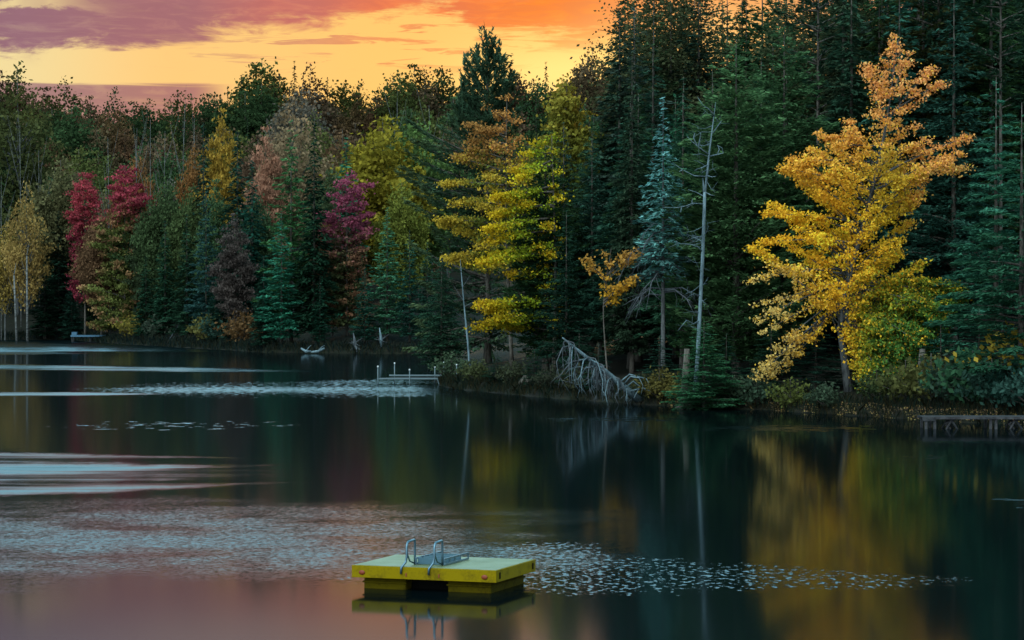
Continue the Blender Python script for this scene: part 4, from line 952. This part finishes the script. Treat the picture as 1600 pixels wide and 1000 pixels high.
def col_big(fx, fz):
    def f(p, s, g):
        row = np.interp(p[:, 2], [fz(540), fz(250)], [540, 250]) + g.normal(0, 12, len(s)); x = 195 + p[:, 0] / 396 * F + g.normal(0, 6, len(s))
        c = np.tile(OLV, (len(s), 1))
        c = lerp(c, PINK[None], sst(s, 0.8, 1.0) * 0.6)
        c = lerp(c, CRIM[None] * 0.95, sst(row, 352, 318))
        return lerp(c, CRIM[None] * 0.55, sst(row, 400, 360) * sst(x, 200, 225) * .7)
    return f
feature('tall_red_maple', 195, 530, 396, lambda fx, fz: red_maple(fx, fz, 258, [(515, 128, 215), (490, 130, 225), (440, 140, 232), (400, 148, 236), (370, 150, 240), (330, 165, 258), (300, 172, 245), (275, 184, 235), (258, 200, 222)], 198, 72, col_big(fx, fz), 396, 120), 'tall maple with crimson top and olive pink-edged lower boughs near the far dock')
def col_mag(fx, fz):
    def f(p, s, g):
        row = np.interp(p[:, 2], [fz(540), fz(250)], [540, 250]) + g.normal(0, 16, len(s))
        c = lerp(np.tile(np.array((0.075, 0.085, 0.035)), (len(s), 1)), PINK[None] * .75, sst(s, 0.6, 0.95) * .7)
        return lerp(c, MAG[None], sst(row, 400, 345))
    return f
feature('magenta_maple', 542, 540, 326, lambda fx, fz: red_maple(fx, fz, 272, [(510, 492, 572), (470, 487, 575), (420, 482, 574), (380, 490, 574), (340, 502, 578), (310, 512, 582), (285, 522, 572), (272, 535, 556)], 542, 73, col_mag(fx, fz), 326, 80), 'magenta maple with pinkish brown lower boughs on the middle shore')
def col_rust(p, s, g): return np.tile(np.array((0.24, 0.10, 0.035)), (len(s), 1))
LEFT = [
 # name, kind, i, x, ytop, D, label, colour, wide
 ('golden_birch', 'airy', 0, 42, 288, 414, 'loose golden birch on the left shore with a pale straight trunk', (0.50, 0.29, 0.10), 0.66),
 ('golden_birch', 'airy', 1, 8, 345, 418, 'yellow birch at the far left edge beside the taller golden one', (0.55, 0.36, 0.09), 0.8),
 ('aspen', 'airy', 0, 28, 106, 452, 'tall dark airy aspen topping the skyline at the far left', (0.12, 0.14, 0.05), 0.95),
 ('spruce', 'far_spruce', 0, 92, 330, 428, 'dark spruce between the golden birches and the crimson maple', (0.6, 0.7, 0.7), 1.6),
 ('spruce', 'far_spruce', 1, 70, 395, 422, 'short dark spruce behind the trunks of the golden birches', (0.5, 0.6, 0.6), 1.7),
 ('spruce', 'far_spruce', 0, 112, 430, 420, 'low dark spruce on the bank beside the far dock', (0.7, 0.9, 0.95), 1.8),
 ('spruce', 'far_spruce', 1, 258, 345, 372, 'teal spruce just right of the tall crimson-topped maple', (0.8, 1.1, 1.1), 1.3),
 ('spruce', 'far_spruce', 0, 228, 400, 380, 'short deep green spruce at the foot of the tall crimson-topped maple', (0.7, 1.0, 1.0), 1.5),
 ('spruce', 'far_spruce', 1, 292, 335, 362, 'dark green spruce midway along the left shore', (0.7, 0.85, 0.8), 1.3),
 ('hemlock', 'far_hemlock', 0, 322, 300, 355, 'blue-grey hemlock left of the twin dark-topped spruces', (0.7, 0.75, 0.95), 0.85),
 ('spruce', 'far_spruce', 0, 318, 192, 376, 'narrow dark spruce spike rising left of the tall yellow tree', (0.45, 0.6, 0.65), 0.85),
 ('spruce', 'far_spruce', 1, 371, 205, 352, 'slim dark spruce with club-like top, left one of the twin', (0.5, 0.75, 0.9), 1.1),
 ('spruce', 'far_spruce', 0, 394, 250, 346, 'slim dark teal spruce, right one of the twin', (0.5, 0.95, 1.0), 1.2),
 ('spruce', 'far_hemlock', 1, 455, 188, 324, 'tall bright green spruce in the middle of the left shore', (1.5, 1.75, 0.95), 0.95),
 ('hemlock', 'far_hemlock', 1, 440, 330, 320, 'deep teal hemlock at the foot of the tall bright green spruce', (0.9, 1.8, 1.5), 1.2),
 ('spruce', 'far_spruce', 0, 491, 186, 320, 'skinny dark club-topped spruce right of the bright green one', (0.4, 0.55, 0.5), 0.95),
 ('spruce', 'far_spruce', 1, 541, 214, 340, 'teal spruce peak rising behind the magenta maple', (0.8, 1.8, 1.7), 1.25),
 ('hemlock', 'far_hemlock', 0, 605, 325, 318, 'green hemlock with sweeping boughs right of the magenta maple', (1.6, 1.9, 1.4), 1.1),
 ('hemlock', 'far_hemlock', 1, 640, 360, 317, 'shadowy hemlock left of the white pine boughs', (0.6, 0.85, 0.8), 1.0),
 ('hemlock', 'far_hemlock', 0, 570, 420, 316, 'low dark hemlock at the water below the magenta maple', (0.55, 0.8, 0.75), 1.2),
 ('hemlock', 'far_hemlock', 1, 500, 430, 318, 'low dark green hemlock left of the two bleached stumps', (0.5, 0.75, 0.7), 1.1),
 ('hemlock', 'far_hemlock', 0, 668, 380, 315, 'dark hemlock in the bay behind the small dock', (0.5, 0.65, 0.6), 1.0),
 ('hemlock', 'far_hemlock', 1, 702, 420, 312, 'dim hemlock at the back of the bay right of the dock posts', (0.45, 0.6, 0.6), 1.1),
 ('spruce', 'far_spruce', 0, 412, 400, 322, 'dark spruce at the shore below the peach-leaved birch', (0.6, 0.75, 0.75), 1.5),
 ('spruce', 'far_spruce', 1, 345, 390, 344, 'dark spruce at the shore below the tall yellow tree', (0.55, 0.75, 0.8), 1.5),
 ('mauve_maple', 'tier', 0, 366, 335, 340, 'dull mauve maple between the dark shore spruces', (0.15, 0.11, 0.10), 0.7),
 ('yellow_aspen', 'tier', 0, 346, 172, 392, 'tall ochre yellow aspen behind the slim dark spruces', (0.60, 0.34, 0.06), 0.5),
 ('small_orange_maple', 'round', 1, 214, 243, 412, 'small orange-brown maple above the tall crimson-topped maple', (0.42, 0.20, 0.07), 0.55),
 ('small_orange_maple', 'round', 2, 300, 232, 400, 'small orange maple left of the tall ochre aspen', (0.44, 0.22, 0.07), 0.42),
 ('peach_birch', 'tier', 1, 415, 200, 362, 'peach-leaved birch left of the tall bright green spruce', (0.72, 0.37, 0.21), 0.55),
 ('tan_birch', 'airy', 1, 458, 150, 372, 'tan thin-leaved birch above the tall bright green spruce', (0.42, 0.27, 0.16), 0.8),
 ('yellow_maple', 'round', 2, 598, 183, 352, 'large rounded olive-yellow maple left of the white pine', (0.52, 0.42, 0.05), 1.05),
 ('green_maple', 'round', 0, 652, 188, 356, 'rounded green maple between the olive-yellow one and the white pine', (0.20, 0.34, 0.10), 0.85),
 ('yellow_maple', 'round', 1, 628, 285, 330, 'lower olive-green maple beneath the large olive-yellow one', (0.26, 0.25, 0.05), 0.75),
 ('maple', 'round', 1, 262, 280, 384, 'dark green maple right of the tall crimson-topped maple crown', (0.11, 0.17, 0.07), 0.75),
 ('maple', 'round', 2, 300, 292, 376, 'dark olive maple below the small orange maple', (0.12, 0.16, 0.06), 0.7),
 ('maple', 'tier', 1, 338, 282, 370, 'dark green maple below the ochre aspen', (0.10, 0.16, 0.07), 0.6),
 ('maple', 'round', 0, 400, 300, 352, 'dusky green maple between the twin dark spruces and the bright green one', (0.10, 0.17, 0.08), 0.6),
 ('maple', 'round', 1, 165, 300, 420, 'brown-olive maple between the two crimson maples', (0.22, 0.17, 0.09), 0.6),
 ('maple', 'round', 2, 95, 250, 432, 'olive-brown maple above the gap between golden birches and crimson maple', (0.20, 0.17, 0.08), 0.9),
 ('maple', 'round', 0, 520, 262, 345, 'dim green maple between the club-topped spruce and the teal peak', (0.12, 0.17, 0.08), 0.6),
 ('maple', 'tier', 0, 235, 320, 392, 'dark leafy maple behind the teal spruce of the left shore', (0.10, 0.14, 0.07), 0.7),
 ('amber_birch', 'round', 0, 520, 330, 330, 'dull orange bush maple at the magenta maple left side', (0.26, 0.12, 0.06), 0.6),
]
for nm, kind, i, x, yt, D, lab, colr, wd in LEFT: st(nm, kind, i, x, yt, D, lab, colr, wd)
for x, D, yt, lab in [(43, 411, 418, 'pale straight trunk')]: pass
# bleached stumps and driftwood on the middle shore
for x, yt, D, lab in [(555, 520, 313, 'grey pointed stump at the water below the magenta maple'), (596, 512, 313, 'bleached white stump with spread roots at the water below the green hemlock')]:
    X = px(x, D); h = zpx(yt, D); e = empty('tree_stump', (X, D, 0), lab, 'stump'); b = Build()
    b.tube([(0.25, 0, -.2), (0.05, 0, h * .3), (-.1, 0, h * .7), (-.25, 0, h)], [.30, .22, .15, .04], 8)
    for k in range(5): a = k * 1.25; b.tube([(0.1, 0, .8), (.7 * math.cos(a), .7 * math.sin(a), .3), (1.2 * math.cos(a), 1.2 * math.sin(a), -.3)], [.2, .14, .06], 5)
    b.build('trunk', M['dead'] if x == 596 else M['dead_dim'], e, True)
    b = Build()
    for k in range(6): a = k * 1.1; b.tube([(0, 0, h * .5), (.4 * math.cos(a), .3 * math.sin(a), h * .62 - .1 * k), (.9 * math.cos(a), .6 * math.sin(a), h * .75 - .2 * k)], [.07, .04, .015], 4)
    b.build('branch', M['dead_dim'], e)
for x0, y0, x1, y1, lab in [(470, 544, 486, 549, 'short pale driftwood log left of the forked one'), (486, 550, 507, 544, 'pale forked driftwood on the water edge of the middle shore')]:
    D = 312; X = px(x0, D); e = empty('driftwood', (X, D, 0), lab, 'driftwood'); w_ = px(x1, D) - X
    b = Build(); b.tube([(0, 0, max(.1, zpx(y0, D))), (w_ * .5, 0, .25), (w_, 0, max(.1, zpx(y1, D)))], [.10, .18, .12], 7); b.build('log', M['dead'], e, True)
    b = Build(); b.tube([(w_ * .5, 0, .3), (w_ * .8, .1, .8), (w_, 0, 1.0)], [.08, .05, .03], 5); b.build('branch', M['dead'], e)
b = Build(); e = empty('dead_brush', (px(290, 366), 363, 0.2), 'heap of thin grey dead branches slanting at the left shore waterline', 'branches')
g_ = np.random.default_rng(9)
for k in range(14):
    x = g_.uniform(-2.5, 1.5); l = g_.uniform(2, 5.5); b.tube([(x, g_.uniform(-.5, .5), 0), (x + l * .3, 0, l * .45), (x + l * .5, g_.uniform(-.5, .5), l * .75)], [.06, .045, .015], 4)
b.build('branches', M['dead_dim'], e)

# ------------------------------------------------------------------ hillside wood behind the far shore
SKY = np.array([(-200, 135), (0, 112), (60, 140), (85, 148), (150, 139), (195, 143), (215, 152), (330, 152), (350, 150), (362, 132), (385, 118), (420, 96), (440, 108), (480, 104), (520, 128), (560, 126), (600, 128), (640, 106), (690, 118), (720, 128), (830, 108), (880, 102), (940, 100), (1000, 120), (1300, 120), (1700, 110)], float)
PAL = {'olive': (0.105, 0.115, 0.035), 'rust': (0.16, 0.088, 0.045), 'brown': (0.15, 0.095, 0.055), 'green': (0.055, 0.095, 0.038), 'gold': (0.34, 0.20, 0.045), 'grey': (0.13, 0.105, 0.085)}
ZW = [(-200, 60, ['olive', 'green', 'olive', 'brown']), (60, 210, ['rust', 'brown', 'green', 'olive', 'rust']), (210, 345, ['green', 'olive', 'brown', 'green', 'grey']), (345, 440, ['olive', 'green', 'gold', 'brown']),
      (440, 600, ['brown', 'grey', 'brown', 'olive', 'rust']), (600, 760, ['green', 'olive', 'brown', 'green']), (760, 1800, ['olive', 'brown', 'green'])]
MARK = [(30, 'above the golden birches'), (135, 'above the crimson maple'), (215, 'above the tall crimson-topped maple'), (340, 'around the ochre aspen'), (450, 'above the bright green spruce'), (550, 'above the magenta maple'), (650, 'left of the white pine'), (860, 'between white pine and dark spruce'), (1200, 'behind the right-hand wood')]
WORD = {'olive': 'olive green', 'rust': 'rust brown', 'brown': 'dull brown', 'green': 'dark green', 'gold': 'ochre gold', 'grey': 'grey-brown'}
g_ = np.random.default_rng(123)
hill = []
for r, (D, step, off) in enumerate([(600, 26, 0), (562, 36, 26), (522, 40, 58), (486, 42, 88), (452, 44, 118), (420, 46, 150), (392, 50, 185)]):
    for x in np.arange(-90 if r else -60, 1010 if r < 3 else 860, step):
        x = x + g_.uniform(-10, 10)
        if D < 430 and (x < 130 or x > 700): continue
        hill.append((x, D + g_.uniform(-9, 9), np.interp(x, SKY[:, 0], SKY[:, 1]) + off + g_.normal(0, 9 if r == 0 else 15), r))
for x, D, yt, r in hill:
    zone_ = ['brown', 'olive', 'green'] if r == 0 else [z_ for z_ in ZW if z_[0] <= x < z_[1]][0][2]; cn = g_.choice(zone_); c0 = np.array(PAL[cn]) * (0.75 if r == 0 else 1.05 if r == 1 else 1.5) * g_.uniform(.8, 1.25)  # skyline row tinted darker, its backlit silhouette put into the leaf colour
    u = g_.random(); m = min(MARK, key=lambda q: abs(q[0] - x))[1]
    where = 'on the skyline' if r == 0 else 'on the hillside'
    if u < (0.34 if r == 0 else 0.10):
        st('hill_spruce', 'far_spruce', int(g_.integers(2)), x, yt - (6 if r == 0 else 0), D, f'dark spruce {where} {m}', tuple(np.array((.9, .8, .6)) * g_.uniform(.5, .9)), 0.8, group=f'spruces {where} {m}')
    else:
        kind = 'airy' if u < (.72 if r == 0 else .28) else g_.choice(['round', 'round', 'tier'])
        st('hill_' + ('birch' if kind == 'airy' else 'maple'), kind, int(g_.integers(3)), x, yt, D, f'{WORD[cn]} {"thin-crowned birch" if kind == "airy" else "full-crowned maple"} {where} {m}', tuple(c0), g_.uniform(.8, 1.1), group=f'{WORD[cn]} {"birches" if kind == "airy" else "maples"} {where} {m}')
# bare white birches among them
for i, (x, yb, yt, D, lab) in enumerate([(33, 290, 195, 437, 'white birch trunk under the tall airy aspen at far left'), (62, 275, 235, 430, 'short forked white birch right of the far-left white trunk'), (235, 255, 186, 405, 'bare white birch above the tall crimson-topped maple'), (212, 262, 200, 402, 'thin bare birch left of the one above the crimson-topped maple'),
        (284, 228, 165, 418, 'forked bare white birch with spreading limbs left of the ochre aspen'), (302, 235, 186, 410, 'straight bare white birch beside the forked one'), (622, 190, 160, 372, 'bare white birch behind the olive-yellow maple'), (676, 190, 165, 375, 'bare forked birch above the rounded green maple'),
        (172, 250, 215, 400, 'leaning bare birch left of the tall crimson-topped maple'), (2, 330, 275, 420, 'pale birch stem at the extreme left edge'), (255, 250, 205, 404, 'thin leaning birch right of the crimson-topped maple')]):
    X = px(x, D); z = float(ground(X, D)); h = zpx(yt, D) - z
    e = empty('bare_birch', (X, D, z), lab, 'tree', None, i * 1.3, (.95, .95, h / 16.0)); link_mesh('trunk', PR['bare'][i % 3], e)
for x0, x1, D, yt, lab in [(43, 42, 408, 400, 'slim pale trunk in front of the golden birch'), (27, 22, 409, 430, 'slim pale leaning trunk left of the golden birch stem')]:
    X = px(x0, D); z = float(ground(X, D)) - .1; h = zpx(yt, D) - z; e = empty('pale_sapling', (X, D, z), lab, 'tree')
    b = Build(); b.tube([(0, 0, 0), (px(x1, D) - X, 0, h)], [.2, .12], 7); b.tube([(px(x1, D) - X, 0, h), (px(x1, D) - X + .3, .2, h + 2)], [.12, .02], 6); b.build('trunk', M['birch'], e, True)
    b = Build(); b.tube([(px(x1, D) - X, 0, h * .8), (px(x1, D) - X - 1.0, .2, h * .98)], [.05, .01], 4); b.build('branch', M['birch'], e)

# ------------------------------------------------------------------ shore shrubs, reeds and fallen leaves
def shrub(seed, cols, n=26, leaf=(0.22, 0.14), H=1.8):
    return grow(H, [(H * .25, .9, .9), (H * .5, 1.3, 1.3), (H * .8, .9, .9), (H, .3, .3)], n, 'leaf', leaf, cols, r0=0.03, rise=(.3, 1.2), droop=.15, seed=seed, limbs=20, dens=1.6, clump=(8, .2), flat=.7, limb_r=.02)
SHR = [shrub(s_, white((.5, .5, .5))) for s_ in (81, 82, 83)]
SPOTS = [(705, 197, 1.1, (.10, .14, .08), 'dim green shrub on the tip of the point beside the small dock'), (745, 187, 1.0, (.12, .14, .06), 'olive shrub right of the slim pale leaning trunk'), (1030, 158, 1.1, (.20, .17, .05), 'olive-brown shrub right of the fallen dead tree'), (1048, 157, 0.9, (.22, .17, .05), 'small yellowish shrub left of the split stump'),
         (1150, 152, 1.0, (.08, .12, .07), 'dark shrub below the green cedars at the bank'), (1185, 151, 1.1, (.08, .13, .08), 'dark green shrub left of the golden maple foot'), (1235, 149.5, 1.0, (.16, .18, .05), 'pale olive shrub under the tan side of the golden maple'), (1290, 147, 0.9, (.07, .10, .06), 'low dark shrub beside the golden maple trunk'),
         (1370, 145, 1.0, (.08, .12, .05), 'low green shrub below the green boughs of the golden maple'), (1415, 143.5, 1.3, (.14, .15, .05), 'olive shrub at the left end of the timber dock'), (1455, 142, 1.5, (.16, .15, .05), 'taller olive-brown shrub behind the left end of the timber dock'), (1485, 140, 1.4, (.07, .12, .08), 'dark green shrub behind the timber dock'),
         (1520, 138, 1.7, (.06, .15, .07), 'tall green shrub behind the timber dock right of the dark one'), (1550, 137, 1.4, (.06, .13, .10), 'teal shrub behind the timber dock'), (1580, 136, 1.5, (.05, .14, .11), 'large teal shrub above the right end of the timber dock'), (1594, 139, 2.3, (.62, .42, .06), 'yellow-leaved shrub at the right edge above the dock'), (1612, 134, 1.5, (.06, .13, .10), 'teal shrub at the right edge beside the dock'),
         (380, 336, 2.4, (.22, .11, .05), 'orange shrub at the far water edge left of the deep teal hemlock'), (212, 386, 2.3, (.30, .24, .05), 'yellow shrub at the foot of the tall crimson-topped maple'), (330, 348, 2.2, (.22, .20, .06), 'dull yellow shrub on the far shore below the blue-grey hemlock'), (350, 344, 2.4, (.06, .12, .09), 'teal shrub on the far shore left of the orange one'),
         (245, 372, 2.0, (.08, .10, .07), 'grey-green shrub at the far water edge by the small teal spruce'), (1005, 160, .8, (.10, .12, .07), 'dim shrub behind the roots of the fallen dead tree'), (905, 168, 1.0, (.09, .09, .05), 'brownish shrub left of the fallen dead tree'), (860, 173, .9, (.07, .08, .05), 'low dark shrub under the yellow tiered maple'), (800, 181, .9, (.08, .09, .05), 'low brown shrub on the bank of the point')]
for i, (x, D, k, c0, lab) in enumerate(SPOTS):
    X = px(x, D); z = float(ground(X, D)); d_ = 0
    while float(shore_dist(X, D + d_)) < 0.5: d_ += 0.5
    z = float(ground(X, D + d_)) - .05
    plant('shore_shrub', SHR[i % 3], (X, D + d_, z), lab, 'shrub', None, k, k, random.uniform(0, 6), tuple(np.array(c0) * 1.1))
# undergrowth that nobody could count: sedge blades and fallen leaves along the banks
def along(n, seed, xr, dmin, dmax):
    g = np.random.default_rng(seed); out = []
    while len(out) < n:
        X = g.uniform(*xr, 4000)
        Y0 = np.interp(X, SH[:, 0], SH[:, 1]); Y = Y0 + g.uniform(-2, dmax * 1.6 + 2, 4000); d = shore_dist(X, Y)
        ok = (d > dmin) & (d < dmax); out += list(np.stack([X[ok], Y[ok]], 1))
    a = np.array(out[:n]); return a, g
def blades(name, n, seed, xr, dm, h, w_, mat, tcol):
    a, g = along(n, seed, xr, *dm); z = ground(a[:, 0], a[:, 1])
    th = g.uniform(0, 6.28, n); hh = g.uniform(.4, 1, n) * h; lean = g.normal(0, .35, (n, 2)) * hh[:, None]
    base = np.stack([a[:, 0], a[:, 1], z - .03], 1); dx_ = np.stack([np.cos(th), np.sin(th), 0 * th], 1) * w_
    mid = base + np.stack([lean[:, 0] * .35, lean[:, 1] * .35, hh * .6], 1); tip = base + np.stack([lean[:, 0], lean[:, 1], hh], 1)
    V = np.stack([base - dx_, base + dx_, mid + dx_ * .7, tip, mid - dx_ * .7], 1).reshape(-1, 3); Fq = np.arange(5 * n).reshape(-1, 5)
    col = np.array(tcol)[g.integers(0, len(tcol), n)] * np.exp(g.normal(0, .2, n))[:, None]
    o = link_mesh(name, mesh(name, V, Fq, mat, tint=col)); tag(o, kind='stuff'); return o
blades('shore_grass', 9000, 91, (-6, 45), (-0.25, 2.2), 0.75, 0.018, M['foliage'], [(.012, .018, .012), (.022, .021, .011), (.028, .021, .011), (.01, .02, .015)])
blades('far_shore_grass', 9000, 92, (-110, -6.5), (-0.3, 3.5), 1.1, 0.05, M['foliage'], [(.015, .024, .018), (.026, .026, .016), (.012, .02, .02)])
def litter(name, n, seed, xr, dm):
    a, g = along(n, seed, xr, *dm); z = ground(a[:, 0], a[:, 1]) + .03
    c = np.stack([a[:, 0], a[:, 1], z], 1); u = g.normal(0, 1, (n, 3)); u[:, 2] *= .3; u /= np.linalg.norm(u, axis=1)[:, None]
    v = np.cross(u, np.stack([g.normal(0, .4, n), g.normal(-.5, .4, n), np.ones(n)], 1)); v /= np.linalg.norm(v, axis=1)[:, None]
    s = g.uniform(.03, .07, n)[:, None]; V = np.stack([c - u * s, c + v * s * .7, c + u * s, c - v * s * .7], 1).reshape(-1, 3)
    col = np.array([(.34, .22, .07), (.30, .20, .12), (.22, .11, .05), (.16, .10, .06), (.42, .30, .10)])[g.integers(0, 5, n)]
    tag(link_mesh(name, mesh(name, V, np.arange(4 * n).reshape(-1, 4), M['foliage'], tint=col)), kind='stuff')
litter('fallen_leaves', 5000, 93, (9, 30), (-.1, 1.6))
